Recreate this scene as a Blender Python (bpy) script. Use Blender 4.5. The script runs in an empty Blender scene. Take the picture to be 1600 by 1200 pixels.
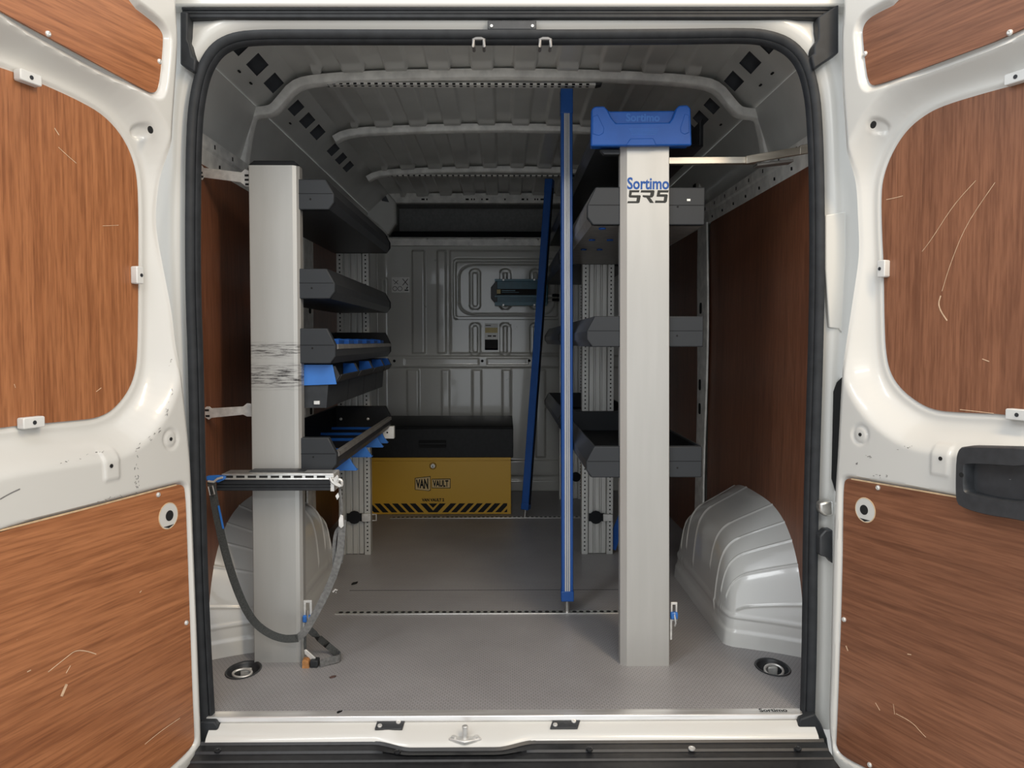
import bpy, bmesh, math, random
import numpy as np
from mathutils import Vector, Matrix, Euler
random.seed(4)
SC = bpy.context.scene
COL = SC.collection
R = math.radians

# ------------------------------------------------------------------ camera
# world frame: X right, Y into the van, Z up, cargo floor at z = 0, rear sill at y = -0.04
F, CX, CY = 1200.0, 800.0, 585.4
CAM = np.array([0.0, -2.0, 0.97]); PITCH, YAW = R(2.5), R(0.62)
cd = bpy.data.cameras.new('camera'); cam = bpy.data.objects.new('camera', cd); COL.objects.link(cam)
cam.location = CAM; cam.rotation_euler = (R(90) - PITCH, 0, -YAW)
cd.sensor_fit = 'HORIZONTAL'; cd.sensor_width = 36.0; cd.lens = 36.0 * F / 1600.0
cd.shift_y = (CY - 600.0) / 1600.0; cd.clip_start = 0.05
SC.camera = cam

# ------------------------------------------------------------------ light of the workshop the van stands in
w = bpy.data.worlds.new('workshop'); SC.world = w; w.use_nodes = True
w.node_tree.nodes['Background'].inputs[0].default_value = (0.90, 0.95, 1.0, 1)
w.node_tree.nodes['Background'].inputs[1].default_value = 0.92
def area(name, loc, target, size, power, color):
    l = bpy.data.lights.new(name, 'AREA'); l.shape = 'RECTANGLE'; l.size, l.size_y = size
    l.energy = power; l.color = color
    o = bpy.data.objects.new(name, l); COL.objects.link(o); o.location = loc
    o.rotation_euler = (Vector(target) - Vector(loc)).to_track_quat('-Z', 'Y').to_euler()
    return o
area('workshop_ceiling_lamp', (1.15, -1.75, 2.75), (0.2, -0.6, 0.6), (0.35, 1.5), 31, (1.0, 0.80, 0.56))
area('workshop_ceiling_lamp', (-1.25, -1.75, 2.75), (-0.2, -0.6, 0.6), (0.35, 1.5), 12, (0.95, 0.98, 1.0))
area('workshop_ceiling_lamp', (0.0, -4.2, 2.75), (0.0, -1.0, 0.6), (1.5, 0.3), 22, (1.0, 0.96, 0.90))
SC.view_settings.view_transform = 'Standard'; SC.view_settings.look = 'None'
SC.view_settings.exposure = 0.46; SC.view_settings.gamma = 1.0
SC.view_settings.use_curve_mapping = False

# ------------------------------------------------------------------ measuring helpers (photo point + known depth -> place in the van)
fw = np.array([math.sin(YAW)*math.cos(PITCH), math.cos(YAW)*math.cos(PITCH), -math.sin(PITCH)])
rt = np.array([math.cos(YAW), -math.sin(YAW), 0.0]); up = np.cross(rt, fw)
def ray(x, y): return fw + rt*(x-CX)/F + up*(CY-y)/F
def PY(x, y, Y): d = ray(x, y); return CAM + d*((Y-CAM[1])/d[1])
def PZ(x, y, z): d = ray(x, y); return CAM + d*((z-CAM[2])/d[2])
def PX(x, y, X): d = ray(x, y); return CAM + d*((X-CAM[0])/d[0])

# ------------------------------------------------------------------ materials
MATS = {}
def mat(name, color, rough=0.5, metal=0.0, coat=0.0, spec=0.5, build=None, emit=None):
    m = bpy.data.materials.new(name); m.use_nodes = True
    nt = m.node_tree; b = nt.nodes['Principled BSDF']
    b.inputs['Base Color'].default_value = (*color, 1); b.inputs['Roughness'].default_value = rough
    b.inputs['Metallic'].default_value = metal; b.inputs['Coat Weight'].default_value = coat
    b.inputs['Coat Roughness'].default_value = 0.06
    b.inputs['Specular IOR Level'].default_value = spec
    if build: build(nt, b, color)
    MATS[name] = m
    return m
def N(nt, t, **kw):
    n = nt.nodes.new(t)
    for k, v in kw.items():
        if k in n.inputs.keys(): n.inputs[k].default_value = v
        else: setattr(n, k, v)
    return n
def coords(nt, scale=(1,1,1), rot=(0,0,0)):
    tc = N(nt, 'ShaderNodeTexCoord'); mp = N(nt, 'ShaderNodeMapping')
    mp.inputs['Scale'].default_value = scale; mp.inputs['Rotation'].default_value = rot
    nt.links.new(tc.outputs['Object'], mp.inputs['Vector']); return mp.outputs[0]
def ramp(nt, src, stops):
    r = N(nt, 'ShaderNodeValToRGB'); e = r.color_ramp.elements
    while len(e) < len(stops): e.new(0.5)
    for i, (p, c) in enumerate(stops):
        e[i].position = p; e[i].color = (*c, 1) if len(c) == 3 else c
    nt.links.new(src, r.inputs[0]); return r.outputs[0]
def mix(nt, a, b, fac, mode='MIX'):
    m = N(nt, 'ShaderNodeMix', data_type='RGBA', blend_type=mode)
    for i, s in ((6, a), (7, b)):
        if isinstance(s, tuple): m.inputs[i].default_value = (*s, 1) if len(s) == 3 else s
        else: nt.links.new(s, m.inputs[i])
    if isinstance(fac, (int, float)): m.inputs[0].default_value = fac
    else: nt.links.new(fac, m.inputs[0])
    return m.outputs[2]
def bump(nt, b, h, strength, dist):
    bp = N(nt, 'ShaderNodeBump'); bp.inputs['Strength'].default_value = strength; bp.inputs['Distance'].default_value = dist
    nt.links.new(h, bp.inputs['Height']); nt.links.new(bp.outputs[0], b.inputs['Normal'])
def speckle(amount, scale, lo=0.9, hi=1.08, rough=None):
    def f(nt, b, c):
        v = coords(nt); n = N(nt, 'ShaderNodeTexNoise', Scale=scale, Detail=6.0); nt.links.new(v, n.inputs['Vector'])
        d = tuple(x*lo for x in c); l = tuple(min(1, x*hi) for x in c)
        nt.links.new(ramp(nt, n.outputs['Fac'], [(0.35, d), (0.65, l)]), b.inputs['Base Color'])
        if rough:
            rr = ramp(nt, n.outputs['Fac'], [(0.3, (rough[0],)*3), (0.7, (rough[1],)*3)])
            nt.links.new(rr, b.inputs['Roughness'])
    return f
def scuffed(scale, thr, dark, stretch=(1,1,1)):
    # paint with sparse dark scuff marks
    def f(nt, b, c):
        v = coords(nt, stretch)
        n = N(nt, 'ShaderNodeTexNoise', Scale=scale, Detail=8.0, Roughness=0.65); nt.links.new(v, n.inputs['Vector'])
        n2 = N(nt, 'ShaderNodeTexNoise', Scale=3.1, Detail=2.0); nt.links.new(coords(nt), n2.inputs['Vector'])
        k = ramp(nt, n.outputs['Fac'], [(thr, (0,0,0)), (thr+0.03, (1,1,1))])
        k2 = ramp(nt, n2.outputs['Fac'], [(0.52, (0,0,0)), (0.62, (1,1,1))])
        m = N(nt, 'ShaderNodeMath', operation='MULTIPLY'); nt.links.new(k, m.inputs[0]); nt.links.new(k2, m.inputs[1])
        nt.links.new(mix(nt, c, dark, m.outputs[0]), b.inputs['Base Color'])
    return f
def wood(direction, seed, dark, light, scratch=True):
    def f(nt, b, c):
        across, along = 1.0, 0.055
        sc = (across, across, along) if direction == 'v' else (along*0.75, along*0.75, across)
        tc = N(nt, 'ShaderNodeTexCoord'); mp = N(nt, 'ShaderNodeMapping'); mp.inputs['Scale'].default_value = sc
        mp.inputs['Location'].default_value = (seed*1.7, seed*0.9, seed*2.3)
        mp.inputs['Rotation'].default_value = (0.03, 0.05, 0)
        nt.links.new(tc.outputs['Object'], mp.inputs['Vector'])
        # slow wandering figure, then fine pores
        n0 = N(nt, 'ShaderNodeTexNoise', Scale=4.5, Detail=3.0, Distortion=0.6); nt.links.new(mp.outputs[0], n0.inputs['Vector'])
        wv = N(nt, 'ShaderNodeTexWave', Scale=9.0, Distortion=7.0, Detail=3.0)
        wv.inputs['Detail Scale'].default_value = 1.4
        wv.bands_direction = 'DIAGONAL'; nt.links.new(mp.outputs[0], wv.inputs['Vector'])
        n1 = N(nt, 'ShaderNodeTexNoise', Scale=150.0, Detail=4.0, Roughness=0.6); nt.links.new(mp.outputs[0], n1.inputs['Vector'])
        n2 = N(nt, 'ShaderNodeTexNoise', Scale=260.0, Detail=2.0); nt.links.new(mp.outputs[0], n2.inputs['Vector'])
        a = ramp(nt, n0.outputs['Fac'], [(0.3, dark), (0.7, light)])
        mid = tuple((x+y)/2 for x, y in zip(dark, light))
        a = mix(nt, a, ramp(nt, wv.outputs['Fac'], [(0.0, dark), (0.5, light), (1.0, mid)]), 0.45)
        a = mix(nt, a, ramp(nt, n1.outputs['Fac'], [(0.34, (0.66,0.60,0.56)), (0.58, (1.10,1.10,1.10))]), 0.75, 'MULTIPLY')
        a = mix(nt, a, ramp(nt, n2.outputs['Fac'], [(0.40, (0.6,0.55,0.5)), (0.50, (1,1,1))]), 0.35, 'MULTIPLY')
        if scratch:
            v1 = coords(nt, (38, 38, 16), (0.4, 0.5, 0.8)); v = N(nt, 'ShaderNodeTexNoise', Scale=1.0, Detail=5.0, Roughness=0.75, Distortion=1.2)
            nt.links.new(v1, v.inputs['Vector'])
            a = mix(nt, a, (0.62, 0.42, 0.28), ramp(nt, v.outputs['Fac'], [(0.735, (0,0,0)), (0.76, (0.8,0.8,0.8))]))
        nt.links.new(a, b.inputs['Base Color'])
        bump(nt, b, n1.outputs['Fac'], 0.12, 0.001)
    return f
WHITE = (0.60, 0.59, 0.555)
mat('paint', WHITE, 0.28, coat=0.5)
mat('paint_scuffed', WHITE, 0.28, coat=0.5, build=scuffed(22, 0.70, (0.18, 0.17, 0.16), (1, 1, 1)))
mat('paint_inside', (0.62, 0.62, 0.59), 0.33, coat=0.25, build=speckle(0.1, 6, 0.94, 1.05))
mat('paint_rail', (0.80, 0.79, 0.75), 0.4, build=speckle(0.1, 22, 0.84, 1.12))
mat('paint_bulkhead', (0.50, 0.50, 0.465), 0.22, coat=0.9, build=scuffed(17, 0.67, (0.12, 0.12, 0.11), (1.0, 1, 0.7)))
mat('arch_paint', (0.60, 0.60, 0.575), 0.22, coat=0.7, build=scuffed(15, 0.715, (0.25, 0.24, 0.22), (1, 1, 0.5)))
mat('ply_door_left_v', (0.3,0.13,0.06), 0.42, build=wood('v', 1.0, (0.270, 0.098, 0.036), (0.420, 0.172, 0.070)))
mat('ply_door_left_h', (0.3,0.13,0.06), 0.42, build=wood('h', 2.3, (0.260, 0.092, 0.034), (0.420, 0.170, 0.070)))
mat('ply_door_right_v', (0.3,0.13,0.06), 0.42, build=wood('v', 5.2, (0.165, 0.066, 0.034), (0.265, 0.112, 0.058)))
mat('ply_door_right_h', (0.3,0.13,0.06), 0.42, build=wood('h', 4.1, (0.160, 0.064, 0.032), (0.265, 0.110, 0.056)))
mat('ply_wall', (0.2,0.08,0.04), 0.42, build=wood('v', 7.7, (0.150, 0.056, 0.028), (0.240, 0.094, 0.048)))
mat('ply_edge', (0.62, 0.44, 0.26), 0.7, build=speckle(0.1, 60, 0.8, 1.1))
def floor_build(nt, b, c):
    v = coords(nt)
    n = N(nt, 'ShaderNodeTexNoise', Scale=2.6, Detail=5.0); nt.links.new(v, n.inputs['Vector'])
    a = ramp(nt, n.outputs['Fac'], [(0.3, (0.275, 0.266, 0.268)), (0.7, (0.350, 0.339, 0.341))])
    vr = N(nt, 'ShaderNodeTexVoronoi', Scale=105.0, feature='DISTANCE_TO_EDGE', Randomness=0.12) if False else None
    br = N(nt, 'ShaderNodeTexBrick', Scale=60.0); br.inputs['Mortar Size'].default_value = 0.06
    br.inputs['Brick Width'].default_value = 0.75; br.inputs['Row Height'].default_value = 0.55
    br.inputs['Color1'].default_value = (1,1,1,1); br.inputs['Color2'].default_value = (0.95,0.95,0.95,1); br.inputs['Mortar'].default_value = (0.45,0.45,0.45,1)
    nt.links.new(v, br.inputs['Vector'])
    a = mix(nt, a, br.outputs['Color'], 0.7, 'MULTIPLY')
    s = N(nt, 'ShaderNodeTexNoise', Scale=30.0, Detail=8.0, Roughness=0.72); nt.links.new(coords(nt, (1, 0.45, 1), (0, 0, 0.3)), s.inputs['Vector'])
    a = mix(nt, a, (0.46, 0.44, 0.42), ramp(nt, s.outputs['Fac'], [(0.68, (0,0,0)), (0.74, (0.7,0.7,0.7))]))
    st = N(nt, 'ShaderNodeTexNoise', Scale=3.4, Detail=7.0, Roughness=0.66); nt.links.new(coords(nt, (1, 1.6, 1)), st.inputs['Vector'])
    a = mix(nt, a, (0.09, 0.075, 0.062), ramp(nt, st.outputs['Fac'], [(0.66, (0,0,0)), (0.74, (0.55,0.55,0.55))]))
    nt.links.new(a, b.inputs['Base Color'])
    bump(nt, b, br.outputs['Fac'], 0.35, -0.0012)
mat('scuff_grey', (0.16,0.155,0.15), 0.6, build=speckle(0.1, 90, 0.8, 1.1))
mat('ply_scratch', (0.62,0.42,0.27), 0.7, build=speckle(0.1, 90, 0.8, 1.1))
mat('floor_vinyl', (0.2,0.18,0.17), 0.42, build=floor_build)
def brushed(c1, c2, sc):
    def f(nt, b, c):
        n = N(nt, 'ShaderNodeTexNoise', Scale=1.0, Detail=4.0); nt.links.new(coords(nt, sc), n.inputs['Vector'])
        nt.links.new(ramp(nt, n.outputs['Fac'], [(0.3, c1), (0.7, c2)]), b.inputs['Base Color'])
    return f
mat('alu_cover', (0.62,0.61,0.57), 0.36, metal=0.35, build=brushed((0.415,0.41,0.39), (0.445,0.44,0.42), (30, 30, 3)))
def alu_scraped(nt, b, c):
    n = N(nt, 'ShaderNodeTexNoise', Scale=1.0, Detail=4.0); nt.links.new(coords(nt, (30, 30, 3)), n.inputs['Vector'])
    a = ramp(nt, n.outputs['Fac'], [(0.3, (0.415,0.41,0.39)), (0.7, (0.445,0.44,0.42))])
    s = N(nt, 'ShaderNodeTexNoise', Scale=1.0, Detail=7.0, Roughness=0.7); nt.links.new(coords(nt, (20, 20, 230)), s.inputs['Vector'])
    k = ramp(nt, s.outputs['Fac'], [(0.47, (0,0,0)), (0.60, (1,1,1))])
    sx = N(nt, 'ShaderNodeSeparateXYZ'); tc = N(nt, 'ShaderNodeTexCoord'); nt.links.new(tc.outputs['Object'], sx.inputs[0])
    # two bands of black scrape marks where loads rubbed against the post
    def band(z, hw):
        m1 = N(nt, 'ShaderNodeMath', operation='SUBTRACT'); nt.links.new(sx.outputs[2], m1.inputs[0]); m1.inputs[1].default_value = z
        m2 = N(nt, 'ShaderNodeMath', operation='ABSOLUTE'); nt.links.new(m1.outputs[0], m2.inputs[0])
        m3 = N(nt, 'ShaderNodeMapRange'); nt.links.new(m2.outputs[0], m3.inputs[0])
        m3.inputs[1].default_value = hw*0.35; m3.inputs[2].default_value = hw; m3.inputs[3].default_value = 1.0; m3.inputs[4].default_value = 0.0
        return m3.outputs[0]
    ad = N(nt, 'ShaderNodeMath', operation='ADD', use_clamp=True); nt.links.new(band(0.942, 0.028), ad.inputs[0]); nt.links.new(band(0.865, 0.045), ad.inputs[1])
    mu = N(nt, 'ShaderNodeMath', operation='MULTIPLY'); nt.links.new(ad.outputs[0], mu.inputs[0]); nt.links.new(k, mu.inputs[1])
    nt.links.new(mix(nt, a, (0.045, 0.04, 0.04), mu.outputs[0]), b.inputs['Base Color'])
mat('alu_cover_scraped', (0.62,0.61,0.57), 0.36, metal=0.35, build=alu_scraped)
mat('alu_frame', (0.58,0.58,0.55), 0.42, metal=0.45, build=brushed((0.54,0.54,0.51), (0.60,0.60,0.57), (40, 40, 4)))
mat('alu_bright', (0.85,0.84,0.80), 0.28, metal=0.8, build=brushed((0.72,0.71,0.68), (0.9,0.9,0.87), (60, 60, 3)))
mat('alu_strip', (0.66,0.655,0.63), 0.38, metal=0.3, build=brushed((0.60,0.595,0.57), (0.70,0.695,0.67), (60, 60, 3)))
mat('alu_threshold', (0.85,0.84,0.82), 0.3, metal=0.6, build=brushed((0.66,0.64,0.61), (0.93,0.92,0.90), (5, 60, 60)))
mat('steel', (0.60,0.59,0.56), 0.35, metal=0.9, build=speckle(0.1, 40, 0.8, 1.1))
mat('dark_steel', (0.28,0.27,0.26), 0.45, metal=0.7, build=speckle(0.1, 40, 0.8, 1.1))
mat('zinc', (0.72,0.71,0.68), 0.42, metal=0.55, build=speckle(0.1, 50, 0.82, 1.1))
mat('arm_metal', (0.66,0.60,0.50), 0.38, metal=0.85, build=brushed((0.36,0.32,0.26), (0.55,0.51,0.44), (4, 60, 60)))
mat('shelf_plastic', (0.035,0.038,0.042), 0.45, build=speckle(0.1, 30, 0.9, 1.1))
mat('shelf_end', (0.030,0.033,0.037), 0.42, spec=0.22, build=scuffed(26, 0.70, (0.30, 0.30, 0.30), (1,1,1.5)))
mat('shelf_steel', (0.036,0.038,0.042), 0.38, spec=0.22, build=speckle(0.1, 20, 0.85, 1.12))
mat('shelf_lip', (0.24,0.23,0.215), 0.4, metal=0.3, build=speckle(0.1, 25, 0.85, 1.15))
mat('bin_plastic', (0.032,0.035,0.039), 0.48, spec=0.22, build=speckle(0.1, 30, 0.85, 1.15))
mat('mat_black', (0.010,0.011,0.013), 0.6, spec=0.22, build=speckle(0.1, 40, 0.9, 1.1))
mat('blue_plastic', (0.012,0.080,0.33), 0.40, spec=0.22, build=speckle(0.1, 18, 0.93, 1.06))
mat('blue_bright', (0.030,0.16,0.52), 0.42, build=speckle(0.1, 18, 0.93, 1.06))
mat('blue_bar', (0.010,0.085,0.34), 0.36, build=speckle(0.1, 18, 0.93, 1.06))
mat('rubber', (0.026,0.028,0.031), 0.5, spec=0.22, build=speckle(0.1, 30, 0.85, 1.15))
mat('bumper_plastic', (0.014,0.0145,0.016), 0.42, build=speckle(0.1, 70, 0.8, 1.2))
mat('handle_plastic', (0.030,0.032,0.035), 0.44, build=speckle(0.1, 50, 0.85, 1.15))
mat('void', (0.006,0.006,0.006), 0.9, build=speckle(0.1, 20, 0.9, 1.1))
mat('hole_shade', (0.10,0.105,0.115), 0.8, build=speckle(0.1, 20, 0.9, 1.1))
mat('headliner', (0.42,0.42,0.41), 0.85, build=speckle(0.1, 60, 0.9, 1.1))
mat('yellow', (0.60,0.34,0.024), 0.42, build=scuffed(11, 0.70, (0.35, 0.2, 0.03), (1, 1, 2.5)))
mat('vault_black', (0.009,0.0095,0.010), 0.45, spec=0.22, build=speckle(0.1, 50, 0.8, 1.2))
mat('print_black', (0.010,0.010,0.010), 0.6, spec=0.22, build=speckle(0.1, 50, 0.9, 1.1))
mat('print_cream', (0.66,0.48,0.22), 0.6, build=speckle(0.1, 50, 0.95, 1.05))
mat('print_blue', (0.018,0.085,0.32), 0.5, spec=0.22, build=speckle(0.1, 50, 0.95, 1.05))
mat('print_grey', (0.028,0.029,0.027), 0.5, spec=0.22, build=speckle(0.1, 50, 0.95, 1.05))
mat('emboss_blue', (0.03,0.13,0.42), 0.40, spec=0.22, build=speckle(0.1, 50, 0.95, 1.05))
mat('teal', (0.006,0.095,0.145), 0.35, build=speckle(0.1, 30, 0.9, 1.1))
mat('teal_light', (0.07,0.19,0.25), 0.35, build=speckle(0.1, 30, 0.9, 1.1))
mat('label_white', (0.85,0.85,0.82), 0.5, build=speckle(0.1, 30, 0.95, 1.03))
mat('label_yellow', (0.62,0.50,0.22), 0.5, build=speckle(0.1, 30, 0.95, 1.05))
mat('white_plastic', (0.66,0.655,0.63), 0.4, build=speckle(0.1, 30, 0.96, 1.03))
mat('webbing', (0.105,0.11,0.105), 0.75, build=brushed((0.030,0.032,0.031), (0.07,0.073,0.07), (300, 300, 300)))
mat('webbing_grey', (0.24,0.24,0.235), 0.7, build=brushed((0.09,0.09,0.088), (0.17,0.17,0.165), (120, 120, 120)))
mat('rust', (0.42,0.20,0.07), 0.85, build=speckle(0.1, 60, 0.6, 1.2))
mat('leaf', (0.10,0.055,0.045), 0.8, build=speckle(0.1, 60, 0.7, 1.2))
mat('concrete', (0.48,0.47,0.45), 0.7, build=speckle(0.1, 3, 0.85, 1.1))

# ------------------------------------------------------------------ mesh helpers
ORG = {}
class MB:
    def __init__(s): s.v = []; s.f = []
    def add(s, vs, fs):
        o = len(s.v); s.v.extend([tuple(map(float, p)) for p in vs]); s.f.extend([tuple(i+o for i in f) for f in fs]); return s
    def box(s, x0, x1, y0, y1, z0, z1):
        return s.add([(x0,y0,z0),(x1,y0,z0),(x1,y1,z0),(x0,y1,z0),(x0,y0,z1),(x1,y0,z1),(x1,y1,z1),(x0,y1,z1)],
                     [(0,3,2,1),(4,5,6,7),(0,1,5,4),(1,2,6,5),(2,3,7,6),(3,0,4,7)])
    def hexa(s, b, t):            # bottom 4 points, top 4 points (same order)
        return s.add(list(b)+list(t), [(0,3,2,1),(4,5,6,7),(0,1,5,4),(1,2,6,5),(2,3,7,6),(3,0,4,7)])
    def prism(s, pts, a, b, axis='y'):   # polygon extruded along an axis; pts are the other two coords in order
        def P(p, t): return {'y': (p[0], t, p[1]), 'x': (t, p[0], p[1]), 'z': (p[0], p[1], t)}[axis]
        n = len(pts)
        return s.add([P(p, a) for p in pts] + [P(p, b) for p in pts],
                     [tuple(range(n)), tuple(range(2*n-1, n-1, -1))] + [(i, n+i, n+(i+1) % n, (i+1) % n) for i in range(n)])
    def slab(s, pts, off):        # arbitrary 3D polygon given thickness by a vector
        n = len(pts); q = [tuple(np.array(p)+np.array(off)) for p in pts]
        return s.add(list(pts)+q, [tuple(range(n)), tuple(range(2*n-1, n-1, -1))] + [(i, n+i, n+(i+1) % n, (i+1) % n) for i in range(n)])
    def cyl(s, c, axis, r, h, n=16, r2=None):
        c = np.array(c, float); a = np.array(axis, float); a /= np.linalg.norm(a)
        t = np.array([0,0,1.0]) if abs(a[2]) < 0.9 else np.array([1.0,0,0])
        e1 = np.cross(a, t); e1 /= np.linalg.norm(e1); e2 = np.cross(a, e1); r2 = r if r2 is None else r2
        vs = [c + (e1*math.cos(2*math.pi*i/n)+e2*math.sin(2*math.pi*i/n))*r for i in range(n)]
        vs += [c + a*h + (e1*math.cos(2*math.pi*i/n)+e2*math.sin(2*math.pi*i/n))*r2 for i in range(n)]
        return s.add(vs, [tuple(range(n-1,-1,-1)), tuple(range(n, 2*n))] + [(i,(i+1)%n, n+(i+1)%n, n+i) for i in range(n)])
    def lathe(s, c, axis, prof, n=20):     # prof = [(radius, height)]
        c = np.array(c, float); a = np.array(axis, float); a /= np.linalg.norm(a)
        t = np.array([0,0,1.0]) if abs(a[2]) < 0.9 else np.array([1.0,0,0])
        e1 = np.cross(a, t); e1 /= np.linalg.norm(e1); e2 = np.cross(a, e1)
        vs = []; fs = []
        for (r, h) in prof:
            vs += [c + a*h + (e1*math.cos(2*math.pi*i/n)+e2*math.sin(2*math.pi*i/n))*max(r, 1e-5) for i in range(n)]
        for k in range(len(prof)-1):
            fs += [(k*n+i, k*n+(i+1)%n, (k+1)*n+(i+1)%n, (k+1)*n+i) for i in range(n)]
        return s.add(vs, fs)
    def grid(s, P):
        nu, nv = P.shape[:2]; o = len(s.v)
        s.v.extend(map(tuple, P.reshape(-1, 3).tolist()))
        i, j = np.meshgrid(np.arange(nu-1), np.arange(nv-1), indexing='ij'); a = (i*nv+j).ravel()+o
        s.f.extend(map(tuple, np.stack([a, a+nv, a+nv+1, a+1], 1).tolist())); return s
    def sweep(s, path, prof, ups=None, closed=False, cap=True):
        # prof: list of (side, up) offsets; side = up x tangent
        path = [np.array(p, float) for p in path]; n = len(path); m = len(prof); vs = []
        for i, p in enumerate(path):
            a = path[(i-1) % n] if (closed or i > 0) else p; b = path[(i+1) % n] if (closed or i < n-1) else p
            t = b-a; t /= max(np.linalg.norm(t), 1e-9)
            u = np.array(ups[i] if (ups is not None and not np.isscalar(ups[0])) else (ups if ups is not None else (0,0,1)), float)
            sd = np.cross(u, t); sd /= max(np.linalg.norm(sd), 1e-9); uu = np.cross(t, sd)
            # mitre
            k = 1.0
            vs += [p + sd*q[0]*k + uu*q[1] for q in prof]
        fs = []; rng = n if closed else n-1
        for i in range(rng):
            for j in range(m):
                fs.append((i*m+j, i*m+(j+1) % m, ((i+1) % n)*m+(j+1) % m, ((i+1) % n)*m+j))
        if cap and not closed: fs += [tuple(range(m-1,-1,-1)), tuple(range((n-1)*m, n*m))]
        return s.add(vs, fs)
    def tube(s, path, r, n=8, closed=False):
        path = [np.array(p, float) for p in path]
        t = path[-1]-path[0]; u = (0,0,1)
        if abs(t[2]) > 0.8*np.linalg.norm(t): u = (0.3,1,0.1)
        else: u = (0.05,0.1,1)
        return s.sweep(path, [(r*math.cos(2*math.pi*i/n), r*math.sin(2*math.pi*i/n)) for i in range(n)], ups=u, closed=closed)
    def mesh(s, name, org=(0,0,0), sharp=32):
        me = bpy.data.meshes.new(name); o = np.array(org)
        me.from_pydata((np.array(s.v)-o).tolist(), [], s.f)
        bm = bmesh.new(); bm.from_mesh(me); bmesh.ops.recalc_face_normals(bm, faces=bm.faces) if len(s.f) < 20000 else None
        bm.to_mesh(me); bm.free()
        me.shade_smooth(); me.set_sharp_from_angle(angle=R(sharp)); return me
    def build(s, name, m, parent=None, bev=0, sharp=32, org=None):
        if parent is not None: base = ORG[parent.name]
        else:
            a = np.array(s.v); base = np.array([(a[:,0].min()+a[:,0].max())/2, (a[:,1].min()+a[:,1].max())/2, a[:,2].min()]) if org is None else np.array(org, float)
        me = s.mesh(name, base, sharp); me.materials.append(MATS[m])
        o = bpy.data.objects.new(name, me); COL.objects.link(o)
        if parent is not None: o.parent = parent
        else: o.location = base
        ORG[o.name] = base
        if bev:
            b = o.modifiers.new('bevel', 'BEVEL'); b.width = bev; b.segments = 2; b.limit_method = 'ANGLE'; b.angle_limit = R(40)
            b.harden_normals = False
        return o
def tag(o, label=None, cat=None, group=None, kind=None):
    if label: o['label'] = label
    if cat: o['category'] = cat
    if group: o['group'] = group
    if kind: o['kind'] = kind
    return o
def thing(name, label, cat, loc, group=None):
    o = bpy.data.objects.new(name, None); COL.objects.link(o); o.location = loc; o.empty_display_size = 0.1
    ORG[o.name] = np.array(loc, float); return tag(o, label, cat, group)
def struct(o, label, cat): return tag(o, label, cat, kind='structure')
def clone(o, parent, delta):     # a repeat of a part (with its sub-parts) at another place
    c = o.copy(); COL.objects.link(c); c.parent = parent
    c.location = Vector(o.location) + Vector(delta); ORG[c.name] = ORG[o.name]
    for ch in list(o.children):
        d = ch.copy(); COL.objects.link(d); d.parent = c; ORG[d.name] = ORG[ch.name]
    return c
def chaikin(p, it=2, closed=True):
    p = np.array(p, float)
    for _ in range(it):
        if closed:
            q = np.roll(p, -1, 0); p = np.stack([0.75*p+0.25*q, 0.25*p+0.75*q], 1).reshape(-1, p.shape[1])
        else:
            a, b = p[:-1], p[1:]; q = np.stack([0.75*a+0.25*b, 0.25*a+0.75*b], 1).reshape(-1, p.shape[1]); p = np.vstack([p[:1], q[1:-1], p[-1:]])
    return p
def fillet(pts, rad, n=6):
    pts = [np.array(p, float) for p in pts]; out = []
    if np.isscalar(rad): rad = [rad]*len(pts)
    for i, p in enumerate(pts):
        a, b = pts[i-1], pts[(i+1) % len(pts)]; r = rad[i]
        if r <= 0: out.append(p); continue
        da, db = (a-p)/np.linalg.norm(a-p), (b-p)/np.linalg.norm(b-p)
        ang = math.acos(max(-1, min(1, da@db))); L = r/math.tan(ang/2)
        L = min(L, 0.49*np.linalg.norm(a-p), 0.49*np.linalg.norm(b-p))
        for k in range(n+1):
            t = k/n; out.append((1-t)**2*(p+da*L) + 2*t*(1-t)*p + t*t*(p+db*L))
    return np.array(out)
def rrect(x0, x1, z0, z1, r, n=5): return fillet([(x0,z0),(x1,z0),(x1,z1),(x0,z1)], r, n)
def sdf(poly, U, V):
    P = np.array(poly); Q = np.roll(P, -1, 0); d = np.full(U.shape, 1e9); ins = np.zeros(U.shape, bool)
    for (ax, ay), (bx, by) in zip(P, Q):
        ex, ey = bx-ax, by-ay; L = ex*ex+ey*ey
        if L < 1e-14: continue
        t = np.clip(((U-ax)*ex+(V-ay)*ey)/L, 0, 1); d = np.minimum(d, (U-ax-ex*t)**2+(V-ay-ey*t)**2)
        c = ((ay > V) != (by > V))
        if by != ay: ins ^= c & (U < ex*(V-ay)/(by-ay)+ax)
    d = np.sqrt(d); return np.where(ins, -d, d)
def sst(a, b, x):
    t = np.clip((x-a)/(b-a), 0, 1); return t*t*(3-2*t)
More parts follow.
